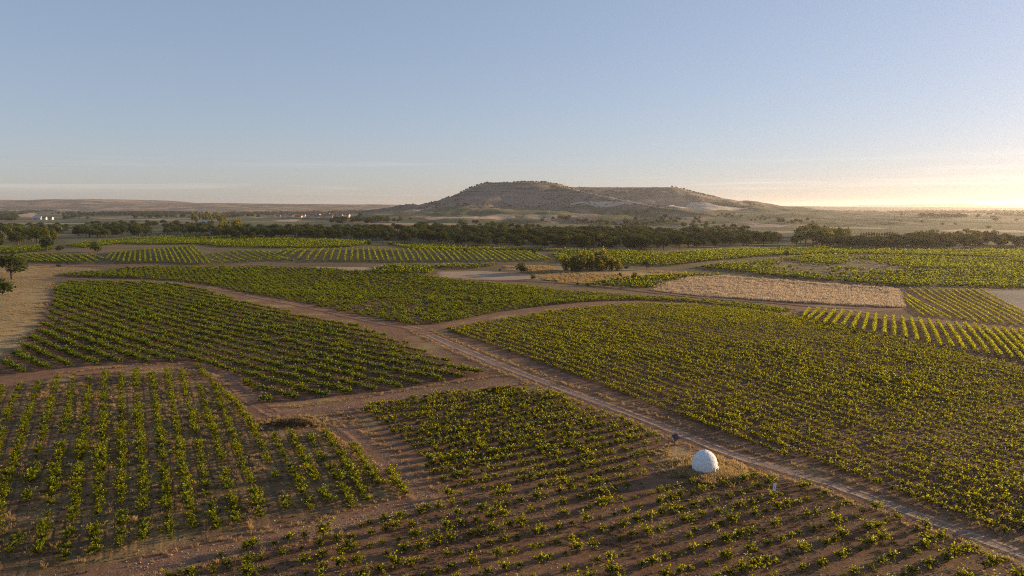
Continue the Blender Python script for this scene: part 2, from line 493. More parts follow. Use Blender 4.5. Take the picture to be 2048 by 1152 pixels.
M_CHALK_LIT = patch_mat("sunlit_chalk_field", ((0.50, 0.40, 0.30), (0.57, 0.46, 0.35), (0.40, 0.31, 0.22)), 0.08, edge=6.0)  # lighter copy of the pale field, with sunlight put into its colour
M_GREY = patch_mat("grey_field", ((0.22, 0.18, 0.155), (0.27, 0.225, 0.195), (0.17, 0.137, 0.115)), 0.2, edge=3.0)
M_GREENF = patch_mat("green_field", ((0.075, 0.092, 0.033), (0.105, 0.12, 0.045), (0.055, 0.065, 0.028)), 0.12, edge=6.0)
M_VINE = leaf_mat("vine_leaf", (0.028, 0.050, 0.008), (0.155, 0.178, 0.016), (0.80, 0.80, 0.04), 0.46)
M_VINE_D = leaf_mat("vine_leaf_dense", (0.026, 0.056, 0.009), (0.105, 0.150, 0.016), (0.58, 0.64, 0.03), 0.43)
M_BARK = plain_mat("bark", (0.075, 0.055, 0.042), (0.13, 0.10, 0.075), 9.0, bump=0.5)
M_PINE = leaf_mat("pine_needles", (0.016, 0.030, 0.010), (0.095, 0.118, 0.030), (0.20, 0.21, 0.04), 0.25)
M_BROAD = leaf_mat("broad_leaf", (0.032, 0.052, 0.016), (0.115, 0.135, 0.034), (0.30, 0.30, 0.05), 0.36)
M_POPLAR = leaf_mat("poplar_leaf", (0.055, 0.072, 0.020), (0.24, 0.235, 0.05), (0.75, 0.66, 0.09), 0.48)
M_SCRUB = leaf_mat("scrub_leaf", (0.040, 0.045, 0.025), (0.08, 0.08, 0.038), (0.08, 0.08, 0.03), 0.15)
M_BRAMBLE = leaf_mat("bramble", (0.062, 0.052, 0.032), (0.15, 0.118, 0.062), (0.20, 0.15, 0.06), 0.3)
M_DRY = leaf_mat("dry_grass", (0.27, 0.185, 0.085), (0.46, 0.33, 0.16), (0.72, 0.52, 0.24), 0.45, 0.3)
M_WEED = leaf_mat("weed", (0.10, 0.085, 0.045), (0.20, 0.155, 0.075), (0.25, 0.19, 0.07), 0.35, 0.5)
M_STRAW = leaf_mat("straw", (0.38, 0.285, 0.195), (0.52, 0.41, 0.30), (0.72, 0.58, 0.42), 0.45, 0.25)

# ------------------------------------------------------------------ the land
def build_ground():
    ang = np.concatenate([np.linspace(-180, -56, 32)[:-1], np.linspace(-56, 56, 360), np.linspace(56, 180, 32)[1:-1]])
    ang = np.radians(ang)
    rad = np.concatenate([[6.0, 14.0], 24.0 * (21000 / 24.0) ** (np.arange(440) / 439.0)])
    A, R = np.meshgrid(ang, rad)
    X, Y = R * np.sin(A), R * np.cos(A)
    Z = plain(X, Y)
    n, m = len(rad), len(ang)
    V = np.stack([X, Y, Z], -1).reshape(-1, 3)
    i, j = np.meshgrid(np.arange(n - 1), np.arange(m), indexing='ij')
    j2 = (j + 1) % m
    F = np.stack([i * m + j, i * m + j2, (i + 1) * m + j2, (i + 1) * m + j], -1).reshape(-1, 4)[:, ::-1]
    V = np.vstack([V, [[0, 0, float(plain(np.array([0.]), np.array([0.]))[0])]]])
    o = mesh_obj("ground", V, F, M_GROUND, smooth=True)
    return tag(o, "brown and green farmland plain reaching to the horizon", "ground", kind="structure")
build_ground()

def hill_mat():
    m, nt, out = new_mat("mesa_slope"); b = NB(nt); P = b.pos()
    n1 = b.noise(P, 0.010, 5, 0.6); n2 = b.noise(P, 0.06, 5, 0.7); n3 = b.noise(P, 0.25, 3, 0.6)
    c = b.mix(b.rng(n1, 0.35, 0.65), (0.205, 0.150, 0.110), (0.30, 0.225, 0.168))
    c = b.mix(b.rng(n3, 0.52, 0.68, 0, 0.55), c, (0.10, 0.090, 0.056))
    sep = b.n("ShaderNodeSeparateXYZ"); b.l(P, sep.inputs[0])
    # limestone beds and scrub-grown ledges follow the contour
    lay = b.noise(b.scaled(P, (0.006, 0.006, 0.16)), 1.0, 4, 0.6)
    up = b.rng(sep.outputs[2], 55, 85)
    c = b.mix(b.math('MULTIPLY', b.rng(lay, 0.50, 0.60), up), c, (0.085, 0.085, 0.055))
    c = b.mix(b.math('MULTIPLY', b.rng(lay, 0.42, 0.36), b.math('MULTIPLY', up, 0.7)), c, (0.27, 0.205, 0.155))
    low = b.rng(sep.outputs[2], 46, 22)
    g = b.rng(b.noise(P, 0.0075, 4, 0.6), 0.38, 0.50)
    c = b.mix(b.math('MULTIPLY', low, b.math('MULTIPLY', g, 0.9)), c, (0.060, 0.075, 0.026))
    finish(b, out, c, b.math('ADD', n2, n3), 0.6, 4.0)
    return m

def build_hill():
    xs = np.arange(-1250, 2301, 12.0); ys = np.arange(1180, 3901, 12.0)
    X, Y = np.meshgrid(xs, ys)
    Z = hill(X, Y)
    g = plain(X, Y)
    keep = Z > g - 14
    Z = np.maximum(Z, g - 14)
    n, m = X.shape
    V = np.stack([X, Y, Z], -1).reshape(-1, 3)
    i, j = np.meshgrid(np.arange(n - 1), np.arange(m - 1), indexing='ij')
    F = np.stack([i * m + j, i * m + j + 1, (i + 1) * m + j + 1, (i + 1) * m + j], -1).reshape(-1, 4)
    k = keep.ravel()
    F = F[k[F].any(1)]
    o = mesh_obj("hill", V, F, hill_mat(), smooth=True)
    tag(o, "flat-topped mesa with scrubby terraced slopes rising behind the pine wood", "hill", kind="structure")
build_hill()

def ridge_mat(name, a, c_, d):
    m, nt, out = new_mat(name); b = NB(nt); P = b.pos()
    n1 = b.noise(b.scaled(P, (0.0013, 0.003, 0.01)), 1.0, 6, 0.65); n2 = b.noise(P, 0.006, 4, 0.6)
    c = b.mix(b.rng(n1, 0.42, 0.58), a, c_)
    c = b.mix(b.rng(n2, 0.48, 0.60, 0, 0.8), c, d)
    finish(b, out, c)
    return m

def ridge(name, sky, D, depth, mat, label):
    """a long upland whose crest line follows sky (photo pixels), standing at distance D"""
    u = np.arange(sky[0][0], sky[-1][0] + 1, 7.0)
    v = np.interp(u, [p[0] for p in sky], [p[1] for p in sky])
    top = CAM_H + (HORIZON - v) / FOC * D
    top = top + 6.0 * (D / 9000) * fbm(u / 30, u * 0 + D, 2.0)
    x = (u - 1024) / FOC * D
    prof = [(-1.0, -0.25), (-0.75, 0.12), (-0.5, 0.38), (-0.3, 0.66), (-0.14, 0.9), (0.0, 1.0), (0.3, 1.0), (0.9, 0.96), (1.4, -0.2)]
    rows = []
    for k, (dy, h) in enumerate(prof):
        w = 1 + 0.5 * fbm(x / 900, x * 0 + k * 0.3, 8.0)
        y = D + dy * depth * w
        z = np.where(h > 0.95, top * h, (top + 10) * (h + 0.9 * fbm(x / 350, x * 0 + dy * 3, 6.0) * (1 - h)) - 10)
        rows.append(np.stack([x, y, z], -1))
    V = np.array(rows); n, m = V.shape[:2]
    i, j = np.meshgrid(np.arange(n - 1), np.arange(m - 1), indexing='ij')
    F = np.stack([i * m + j, i * m + j + 1, (i + 1) * m + j + 1, (i + 1) * m + j], -1).reshape(-1, 4)
    o = mesh_obj(name, V.reshape(-1, 3), F, mat, smooth=True)
    tag(o, label, "hills", kind="structure")

M_RIDGE = ridge_mat("upland", (0.165, 0.115, 0.078), (0.060, 0.060, 0.036), (0.33, 0.235, 0.15))
M_RIDGE2 = ridge_mat("far_upland", (0.10, 0.086, 0.066), (0.07, 0.068, 0.05), (0.15, 0.12, 0.09))
ridge("hills", [(-420, 402), (-100, 400), (0, 399.5), (50, 400.5), (110, 398.5), (150, 399), (180, 398), (215, 401), (255, 405.5), (330, 406.5), (430, 406), (560, 409),
      (650, 409), (700, 410), (735, 408.5), (790, 410), (830, 413), (900, 417)], 6200, 1700, M_RIDGE, "low brown hills on the horizon behind the white farm sheds")
ridge("hills", [(140, 410), (300, 408), (430, 406.5), (560, 407.5), (700, 409), (830, 411), (950, 414)], 11500, 2200, M_RIDGE2, "blue far plateau showing left of the mesa")
ridge("hills", [(1430, 413), (1500, 411.5), (1600, 412), (1720, 414), (1820, 415.5), (1900, 414.5), (2048, 416), (2500, 417)], 8800, 2500, M_RIDGE2, "long hazy plateau on the horizon right of the mesa")
ridge("hills", [(1500, 413), (1780, 413), (1812, 409.5), (1845, 410), (1868, 413), (1896, 412.5), (1910, 407), (1935, 409.5), (1980, 410), (2048, 409), (2300, 410), (2600, 412)], 16500, 2600, M_RIDGE2, "pale flat-topped hills farthest away at the right horizon")

# ------------------------------------------------------------------ draped sheets: plots, roads, fields
def densify(poly, step, jit=0.0, closed=True):
    out = []
    n = len(poly)
    for i in range(n if closed else n - 1):
        a, b = np.array(poly[i]), np.array(poly[(i + 1) % n])
        k = max(1, int(math.hypot(*(b - a)) / step))
        for t in range(k):
            p = a + (b - a) * t / k
            if jit: p = p + RNG.normal(size=2) * jit
            out.append(p)
    if not closed: out.append(np.array(poly[-1]))
    return np.array(out)

def drape(name, poly, mat, dz, step, label, cat, rowf=None, jit=0.25, kind="structure", maxn=5500):
    """poly in world metres"""
    x0, y0 = poly.min(0); x1, y1 = poly.max(0)
    ar = abs(0.5 * np.sum(poly[:, 0] * np.roll(poly[:, 1], -1) - poly[:, 1] * np.roll(poly[:, 0], -1)))
    step = max(step, math.sqrt(ar / maxn))
    ol = densify(poly, step * 1.2, jit)
    gx, gy = np.meshgrid(np.arange(x0, x1, step), np.arange(y0, y1, step))
    gp = np.stack([gx.ravel(), gy.ravel()], 1) + RNG.uniform(-.2, .2, (gx.size, 2)) * step
    ins = inside(gp[:, 0], gp[:, 1], ol)
    gp = gp[ins]; gp = gp[outline_dist(gp[:, 0], gp[:, 1], poly) > step * 0.5] if len(gp) else gp
    pts = [Vector((float(p[0]), float(p[1]))) for p in ol] + [Vector((float(p[0]), float(p[1]))) for p in gp]
    r = delaunay_2d_cdt(pts, [], [list(range(len(ol)))], 1, 1e-5)
    V = np.array([(p.x, p.y) for p in r[0]]); F = np.array([list(f) for f in r[2] if len(f) == 3])
    e = outline_dist(V[:, 0], V[:, 1], ol)
    at = {"edge": e}
    if rowf: at["rowu"] = rowf(V[:, 0], V[:, 1])
    Z = ground(V[:, 0], V[:, 1]) + dz * np.clip(e / max(0.8, 6 * dz), 0.08, 1)
    # face up
    a, b_, c = V[F[:, 0]], V[F[:, 1]], V[F[:, 2]]
    flip = ((b_ - a)[:, 0] * (c - a)[:, 1] - (b_ - a)[:, 1] * (c - a)[:, 0]) < 0
    F[flip] = F[flip][:, ::-1]
    o = mesh_obj(name, np.column_stack([V, Z]), F, mat, smooth=True, attrs=at)
    return tag(o, label, cat, kind=kind)

def smooth_line(P, step):
    """Catmull-Rom through world points"""
    P = np.vstack([2 * P[0] - P[1], P, 2 * P[-1] - P[-2]]); out = []
    for i in range(1, len(P) - 2):
        k = max(2, int(np.hypot(*(P[i + 1] - P[i])) / step))
        for t in np.arange(k) / k:
            out.append(0.5 * ((2 * P[i]) + (-P[i - 1] + P[i + 1]) * t + (2 * P[i - 1] - 5 * P[i] + 4 * P[i + 1] - P[i + 2]) * t * t + (-P[i - 1] + 3 * P[i] - 3 * P[i + 1] + P[i + 2]) * t ** 3))
    out.append(P[-2]); return np.array(out)

def strip(name, px, width, mat, dz, label, cat, step=1.0):
    """a road or track along photo points; width in metres, may vary point by point"""
    P = smooth_line(pixs([p[:2] for p in px]), step)
    n = len(P); T = np.gradient(P, axis=0); T /= np.linalg.norm(T, axis=1, keepdims=True)
    N = np.stack([-T[:, 1], T[:, 0]], 1)
    wd = width * np.ones(n) if np.isscalar(width) else np.interp(np.linspace(0, 1, n), np.linspace(0, 1, len(width)), width)
    wob = 1 + 0.25 * fbm(np.arange(n) * step / 6.0, np.zeros(n), 4.0)
    ks = [-1, -.8, -.55, -.3, 0, .3, .55, .8, 1]
    V, e, ru = [], [], []
    for k in ks:
        Q = P + N * (wd * wob * 0.5 * k)[:, None]
        rut = -0.05 * math.exp(-((abs(k) - .5) / .15) ** 2)
        V.append(np.column_stack([Q, ground(Q[:, 0], Q[:, 1]) + (dz + 0.4 * rut * min(1.0, dz / 0.05)) * min(1.0, 0.1 + (1 - abs(k)) * 4)])); e.append((1 - abs(k)) * wd * 0.5); ru.append(np.full(n, 0.5 + 0.40 * k))
    m = len(ks); V = np.array(V).reshape(-1, 3)
    i, j = np.meshgrid(np.arange(m - 1), np.arange(n - 1), indexing='ij')
    F = np.stack([i * n + j, i * n + j + 1, (i + 1) * n + j + 1, (i + 1) * n + j], -1).reshape(-1, 4)[:, ::-1]
    o = mesh_obj(name, V, F, mat, smooth=True, attrs={"edge": np.concatenate(e), "rowu": np.concatenate(ru)})
    return tag(o, label, cat, kind="structure")

ROAD_PX = [(2120, 1140), (2048, 1111), (1900, 1056), (1700, 982), (1560, 938), (1480, 915), (1400, 884), (1300, 843), (1200, 806), (1100, 769), (1030, 742), (980, 722), (920, 697), (870, 675), (838, 661)]
strip("road", ROAD_PX, [3.2, 3.2, 3.3, 3.4, 3.7, 4.3, 5.2, 4.2], M_ROAD, 0.045, "pale gravel farm road crossing between the vineyards", "road")
strip("track", [(855, 669), (820, 656), (760, 646), (700, 633), (600, 611), (520, 596), (450, 581), (400, 572), (330, 564), (240, 561), (120, 556), (40, 556)], [6, 5, 5, 5, 4], M_TRACK, 0.10,
      "narrow dirt track between the two left vineyards", "track", 2.0)
strip("track", [(840, 664), (880, 655), (940, 642), (1000, 629), (1060, 620), (1120, 613), (1200, 607), (1280, 604)], [5.5, 5.5, 5, 3.5], M_TRACK, 0.13, "reddish dirt track curving right along the dark vineyard", "track", 2.0)
strip("track", [(1050, 757), (990, 765), (900, 778), (800, 795), (700, 812), (620, 822), (545, 830)], [9, 8.5, 8.5, 8, 7], M_TRACK, 0.028, "wide rutted dirt track running left from the road", "track")
strip("track", [(560, 835), (510, 806), (465, 768), (430, 742), (390, 731), (300, 735), (200, 744), (100, 754), (-40, 772)], [5, 5.5, 5, 4, 4, 4.2], M_TRACK, 0.034, "dirt track along the top of the grassy vine plot", "track")
strip("track", [(640, 826), (700, 862), (750, 908), (800, 955), (840, 992), (850, 1012)], [6, 5, 5, 5], M_TRACK, 0.040, "dirt track sloping down beside the short vine rows", "track")
strip("track", [(880, 985), (840, 1008), (760, 1028), (660, 1052), (540, 1080), (400, 1112), (260, 1142), (100, 1180)], [5.5, 5, 4.5, 4.5], M_TRACK, 0.024, "dirt track crossing the bottom left corner", "track")

# ------------------------------------------------------------------ vine plots
def px_poly(pts): return pixs(pts)

P1 = px_poly([(-60, 790), (100, 765), (370, 742), (400, 740), (470, 795), (530, 850), (660, 862), (700, 890), (800, 978), (806, 1000), (640, 1038), (500, 1066), (330, 1103), (180, 1145), (-60, 1200)])
P2 = px_poly([(725, 822), (760, 806), (930, 784), (1040, 779), (1110, 790), (1200, 822), (1290, 860), (1322, 882), (1300, 925), (1290, 975), (1200, 975), (950, 985), (870, 975), (850, 930), (800, 885)])
P3 = px_poly([(260, 1160), (450, 1110), (620, 1068), (760, 1038), (860, 1015), (900, 990), (1200, 978), (1300, 975), (1420, 958), (1530, 955), (1600, 968), (1720, 1005), (1900, 1073), (2100, 1150), (2100, 1230), (260, 1230)])
P4 = px_poly([(885, 662), (1000, 640), (1100, 624), (1200, 613), (1290, 608), (1400, 612), (1500, 622), (1580, 634), (1700, 657), (1850, 692), (2048, 738), (2160, 765), (2160, 1120), (2048, 1080), (1900, 1030), (1700, 957), (1580, 918), (1500, 890), (1330, 828), (1200, 778), (1100, 740), (1000, 703), (930, 677)])
P5 = px_poly([(112, 578), (130, 564), (250, 565), (330, 570), (400, 578), (480, 604), (600, 630), (700, 650), (800, 683), (860, 708), (930, 738), (968, 752), (880, 766), (760, 784), (640, 798), (540, 808), (510, 796), (480, 764), (440, 738), (380, 724), (200, 730), (60, 746), (-40, 756), (0, 734), (50, 692), (95, 642), (108, 600)])
P6 = px_poly([(120, 549), (250, 538), (350, 534), (600, 535), (800, 547), (950, 564), (1100, 580), (1200, 587), (1350, 599), (1500, 609), (1590, 622), (1560, 628), (1400, 607), (1280, 601), (1200, 603), (1120, 609), (1000, 624), (880, 648), (825, 652), (700, 628), (600, 606), (500, 588), (400, 568), (330, 561), (200, 556), (120, 553)])

def row_frame(a, b, s0, s1, n):
    """row direction from photo points a->b; spacing from n rows between s0 and s1"""
    A, B, S0, S1 = pix(*a), pix(*b), pix(*s0), pix(*s1)
    t = (B - A) / np.hypot(*(B - A)); nn = np.array([-t[1], t[0]])
    return t, nn, S0, abs(np.dot(S1 - S0, nn)) / n

def grid_points(poly, t, nn, org, across, along, miss=0.05, jit=0.18, ja=0.25, ids=False):
    u = (poly - org) @ nn; w = (poly - org) @ t
    r0, r1 = math.ceil(u.min() / across), math.floor(u.max() / across)
    pts = []
    for r in range(r0, r1 + 1):
        k = np.arange(w.min(), w.max(), along) + RNG.uniform(0, along)
        p = org + np.outer(k + RNG.normal(size=len(k)) * along * ja * 0.5, t) + nn * r * across + np.outer(RNG.normal(size=len(k)) * jit, nn)
        pts.append(np.column_stack([p, np.full(len(p), r)]))
    p = np.vstack(pts)
    p = p[inside(p[:, 0], p[:, 1], poly)]
    p = p[RNG.uniform(size=len(p)) > miss]
    return p if ids else p[:, :2]

def rowfun(nn, org, across):
    return lambda x, y: ((x - org[0]) * nn[0] + (y - org[1]) * nn[1]) / across

T3, N3, O3, S3 = row_frame((1267, 1027), (1484, 969), (1190, 1128), (1150, 1000), 5)
S3 = 3.1
T2, N2, O2, S2 = T3, N3, O3, 3.1
T4, N4, O4, S4 = row_frame((1000, 705), (1200, 781), (1000, 705), (1040, 690), 1); S4 = 2.9
T5, N5, O5, S5 = row_frame((83, 668), (229, 724), (6, 727), (113, 564), 13)
S5 *= 0.80

# the fan of rows in the grassy plot, row by row (photo points)
def z1(*p): return [(x * 0.4444, 640 + y * 0.4444) for x, y in p]
def z2(*p): return [(600 + x * 0.4444, 640 + y * 0.4444) for x, y in p]
FAN = [z1((-75, 320), (-170, 640), (-260, 1000)), z1((10, 300), (-60, 540), (-170, 1000)), z1((90, 300), (0, 540), (-100, 1000)), z1((175, 280), (80, 600), (10, 810), (-60, 1100)), z1((260, 260), (170, 620), (110, 860), (60, 1060)),
       z1((335, 250), (260, 660), (210, 900), (165, 1090)), z1((405, 260), (370, 600), (340, 830), (295, 1110)), z1((475, 240), (460, 600), (450, 740), (435, 950), (428, 1070)),
       z1((545, 250), (548, 600), (545, 900), (540, 1040)), z1((612, 230), (640, 670), (648, 860), (652, 1020)), z1((685, 250), (730, 600), (745, 760), (765, 1000)), z1((750, 230), (800, 520), (835, 740), (868, 950)),
       z1((815, 230), (890, 560), (920, 720), (975, 950)), z1((900, 300), (975, 560), (1020, 720), (1065, 920)), z1((960, 300), (1030, 480), (1100, 680), (1140, 760), (1178, 900)), z1((880, 210), (1080, 410), (1190, 600), (1240, 720), (1300, 880)),
       z1((1230, 530), (1290, 640), (1350, 760), (1402, 870)), z1((1310, 520), (1370, 640), (1430, 740), (1480, 830)), z2((40, 520), (90, 620), (190, 760), (230, 850)), z2((110, 510), (180, 620), (250, 730), (300, 830)),
       z2((240, 570), (310, 680), (385, 790)), z2((395, 690), (475, 800))]
FAN_W = [pixs(r) for r in FAN]
def rowfun_p1(x, y):
    xs = []
    for P in FAN_W:
        k = np.argsort(P[:, 1]); yy, xx = P[k, 1], P[k, 0]
        v = np.interp(y, yy, xx)
        v = np.where(y < yy[0], xx[0] + (y - yy[0]) * (xx[1] - xx[0]) / (yy[1] - yy[0]), v)
        v = np.where(y > yy[-1], xx[-1] + (y - yy[-1]) * (xx[-1] - xx[-2]) / (yy[-1] - yy[-2]), v)
        xs.append(v)
    xs = np.sort(np.array(xs), axis=0)
    out = np.zeros_like(x)
    for i in range(xs.shape[0] - 1):
        m = (x >= xs[i]) & (x < xs[i + 1])
        out = np.where(m, i + (x - xs[i]) / np.maximum(xs[i + 1] - xs[i], 1e-3), out)
    return np.where(x >= xs[-1], xs.shape[0] - 1 + (x - xs[-1]) / 3.0, out)

drape("field", P1, M_SOIL_P1, 0.016, 0.9, "grassy brown earth of the fanned vine plot at lower left", "field", rowfun_p1)
drape("field", P2, M_SOIL_P3, 0.016, 1.2, "brown earth of the vine plot left of the white hut", "field", rowfun(N2, O2, S2))
drape("field", P3, M_SOIL_P3, 0.012, 1.0, "furrowed brown earth under the open bush vines in front", "field", rowfun(N3, O3, S3))
drape("field", P4, M_SOIL_P4, 0.03, 2.0, "dark brown earth of the big vineyard right of the road", "field", rowfun(N4, O4, S4))
drape("field", P5, M_SOIL_P4, 0.04, 2.0, "dark earth of the big vineyard left of the road", "field", rowfun(N5, O5, S5))
drape("field", P6, M_SOIL_P4, 0.05, 3.0, "earth of the long middle vineyard above the track", "field")

WHEAT = px_poly([(1302, 581), (1330, 568), (1385, 556), (1450, 553), (1560, 562), (1700, 572), (1792, 578), (1800, 592), (1806, 616), (1700, 612), (1550, 603), (1400, 592)])
drape("stubble_field", WHEAT, M_WHEAT, 0.10, 2.5, "golden mown grain field on the right beyond the dark vineyard", "field")
DRY1 = px_poly([(870, 556), (866, 543), (960, 541), (1060, 546), (1120, 547), (1150, 553), (1090, 560), (980, 562)])
drape("stubble_field", DRY1, M_PALE, 0.16, 4.0, "pale mown strip in front of the dark round bush", "field")
drape("stubble_field", px_poly([(590, 537), (620, 533), (740, 534), (765, 540), (740, 545), (640, 541)]), M_PALE, 0.18, 4.0, "thin strip of dry grass under the middle vine rows", "field")
SLOPE = px_poly([(-120, 545), (0, 528), (60, 530), (180, 535), (215, 541), (118, 547), (112, 556), (60, 560), (112, 562), (106, 600), (92, 645), (45, 695), (-10, 735), (-160, 760)])
drape("dry_grassland", SLOPE, M_GRASSLAND, 0.06, 2.5, "tawny grass slope at the left edge below the lone tree", "grassland")
drape("dry_grassland", px_poly([(1000, 530), (1150, 533), (1300, 540), (1420, 547), (1440, 552), (1380, 555), (1320, 567), (1290, 580), (1200, 575), (1110, 566), (1160, 552), (1100, 545), (1010, 540)]), M_GRASSLAND, 0.08, 4.0, "rough grassy waste ground around the poplar clump", "grassland")
HUT = pix(1409, 944)
yard = densify(px_poly([(1310, 900), (1350, 880), (1420, 905), (1500, 935), (1560, 952), (1480, 962), (1380, 962), (1320, 955), (1295, 930)]), 2.0)
drape("dry_grassland", yard, M_GRASSLAND, 0.045, 0.8, "dry grass apron round the white stone hut", "grassland")
drape("field", px_poly([(1968, 582), (2160, 580), (2160, 660), (2048, 628)]), M_GREY, 0.10, 3.0, "bare grey plot at the right edge", "field")
drape("field", px_poly([(1590, 632), (1600, 622), (1640, 620), (1700, 624), (1810, 618), (1800, 578), (1960, 580), (2060, 632), (2160, 680), (2160, 760), (2048, 732), (1850, 688), (1700, 652)]), M_SOIL_P4, 0.06, 2.5, "reddish earth under the trellised rows at right", "field")
strip("track", [(1620, 618), (1700, 622), (1760, 631), (1850, 645), (1950, 655), (2060, 668), (2140, 680)], 3.0, M_TRACK, 0.16, "thin pale track between the two trellised plots", "track", 2.5)
strip("track", [(560, 532), (400, 527), (250, 530), (130, 532), (60, 528), (-60, 520)], [4, 5, 8, 10, 9], M_TRACK, 0.2, "sandy track below the far left vine rows", "track", 3.0)
strip("track", [(1820, 607), (1690, 617), (1550, 607), (1400, 596), (1290, 584), (1180, 572), (1080, 564), (900, 560)], [3.0, 3.5, 4], M_SOIL_P4, 0.17, "dark earth headland along the foot of the grain field", "track", 2.5)

# soil of the middle-distance plots
P7A = px_poly([(-60, 516), (60, 508), (160, 507), (205, 517), (212, 525), (180, 530), (60, 528), (-60, 528)])
P7B = px_poly([(206, 524), (225, 505), (300, 496), (390, 491), (440, 497), (560, 500), (690, 497), (760, 498), (830, 503), (1000, 503), (1110, 505), (1115, 520), (1000, 527), (870, 531), (770, 527), (600, 530), (400, 529)])
for poly, lab in ((P7A, "dark earth under the curving rows at far left"), (P7B, "dark earth under the striped middle-distance rows")):
    drape("field", poly, M_GREY if False else M_SOIL_FAR, 0.12, 4.0, lab, "field")
FARPLOTS = {
    "a": ([(380, 482), (500, 481), (700, 482), (745, 488), (700, 495), (560, 497), (440, 495), (395, 489), (280, 490), (250, 488)], "green strip of vines below the left end of the pine wood"),
    "b": [(765, 488), (900, 493), (1000, 498), (1120, 502), (1250, 505), (1320, 506), (1250, 512), (1120, 503), (1000, 501), (830, 501)],
    "c": [(1105, 512), (1125, 505), (1250, 511), (1340, 508), (1480, 501), (1650, 495), (1650, 507), (1480, 518), (1340, 533), (1245, 531), (1200, 528), (1120, 526)],
    "d": [(1650, 497), (1800, 502), (1950, 502), (2160, 497), (2160, 518), (1990, 516), (1820, 511), (1650, 509.5)],
    "j": [(1640, 512), (1810, 513.5), (1990, 519), (2160, 521), (2160, 546), (2000, 541), (1850, 538), (1700, 532), (1610, 526), (1560, 519)],
    "k": [(1390, 536), (1480, 527), (1540, 521), (1600, 529), (1690, 535), (1850, 541), (2000, 544), (2160, 549), (2160, 579), (2048, 578), (1800, 574), (1620, 560), (1480, 545)],
    "e": [(1170, 572), (1210, 562), (1290, 556), (1400, 548), (1440, 552), (1385, 554), (1330, 565), (1300, 578)],
    "f": [(740, 546), (780, 531), (860, 533), (868, 541), (862, 549), (820, 549)],
    "g": [(870, 531), (1000, 529), (960, 538), (875, 538)],
    "h": [(0, 497), (90, 492), (110, 500), (40, 508), (-40, 508)],
    "i": [(130, 492), (240, 480), (380, 473), (520, 474), (600, 479), (380, 481), (250, 488), (170, 497)],
}
FARPLOTS["a"] = FARPLOTS["a"][0]
FARW = {k: px_poly(v) for k, v in FARPLOTS.items()}

# ------------------------------------------------------------------ vines
def vine_mesh(seed, nshoot, nleaf, size, dense=0.0):
    """goblet-trained bush vine: short trunk, a crown of arching shoots, leaves along each shoot"""
    r = np.random.default_rng(seed)
    C, tips, S = [], [], []
    lop = r.uniform(0, 6.28)
    for k in range(nshoot):
        az = 2 * math.pi * (k + r.uniform(-.3, .3)) / nshoot
        el = r.uniform(0.25, 1.35)
        L = r.uniform(0.5, 1.25) * (1 + 0.32 * math.cos(az - lop))
        d = np.array([math.cos(az) * math.cos(el), math.sin(az) * math.cos(el), math.sin(el)])
        st = np.array([0, 0, 0.42]) + d * np.array([.16, .16, .05])
        t = np.sort(r.uniform(0.05, 1, nleaf))
        p = st + np.outer(t * L, d); p[:, 2] -= 0.35 * (t ** 2) * L * math.cos(el)
        p += r.normal(size=p.shape) * (0.085 - 0.035 * t[:, None])
        C.append(p); tips.append(t ** 1.6); S.append(size * r.uniform(.75, 1.25, nleaf) * (1.12 - 0.45 * t))
    C = np.vstack(C); tips = np.concatenate(tips); S = np.concatenate(S)
    C[:, 2] = np.maximum(C[:, 2], 0.14)
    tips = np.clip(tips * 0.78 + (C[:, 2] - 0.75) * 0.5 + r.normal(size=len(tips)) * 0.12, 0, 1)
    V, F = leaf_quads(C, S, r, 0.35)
    return V, F, np.repeat(tips, 4)

def vine_trunk(seed):
    r = random.Random(seed); mb = MB()
    a, b = r.uniform(-.06, .06), r.uniform(-.06, .06)
    mb.tube([(0, 0, -.06), (a * .5, b * .4, .14), (a, b, .30), (a * 1.1, b, .40)], [.075, .06, .058, .07], 6)
    for k in range(4):
        w = k * 1.57 + r.uniform(-.4, .4)
        mb.tube([(a, b, .38), (a + .13 * math.cos(w), b + .13 * math.sin(w), .47), (a + .24 * math.cos(w), b + .24 * math.sin(w), .62)], [.045, .032, .016], 5)
    return mb

NVAR = 7
VINE_F, VINE_T = [], []
for k in range(NVAR):
    V, F, tp = vine_mesh(100 + k, 12 + (k * 2) % 7, 19, 0.175)
    o = mesh_obj("foliage", V, F, M_VINE, attrs={"tip": tp}, link=False); VINE_F.append(o.data)
    VINE_T.append(vine_trunk(50 + k).build("trunk", M_BARK, link=False).data)

def variant_collection(name, meshes):
    c = bpy.data.collections.new(name)
    for i, me in enumerate(meshes):
        o = bpy.data.objects.new("%s_%02d" % (name, i), me); c.objects.link(o)
    return c

def join_vine(seed, nshoot, nleaf, size, mat):
    V, F, tp = vine_mesh(seed, nshoot, nleaf, size)
    mb = MB(); mb.tube([(0, 0, -.06), (.03, .02, .2), (0, 0, .42)], [.07, .055, .05], 4)
    tv = np.array(mb.v); tf = np.array([list(q) for q in mb.f if len(q) == 4]) + len(V)
    return mesh_obj("vine_variant", np.vstack([V, tv]), np.vstack([F, tf]), [mat, M_BARK], midx=[0] * len(F) + [1] * len(tf), attrs={"tip": np.concatenate([tp, np.zeros(len(tv))])}, link=False).data

C_NEAR = variant_collection("near_vines", [join_vine(300 + k, 11 + (k * 2) % 7, 18, 0.18, M_VINE) for k in range(6)])
C_MID = variant_collection("mid_vines", [join_vine(400 + k, 10 + k % 4, 11, 0.23, M_VINE) for k in range(6)])
C_DENSE = variant_collection("dense_vines", [join_vine(500 + k, 12 + k % 4, 11, 0.27, M_VINE_D) for k in range(6)])
C_FAR = variant_collection("far_vines", [join_vine(600 + k, 8, 5, 0.46, M_VINE_D) for k in range(5)])

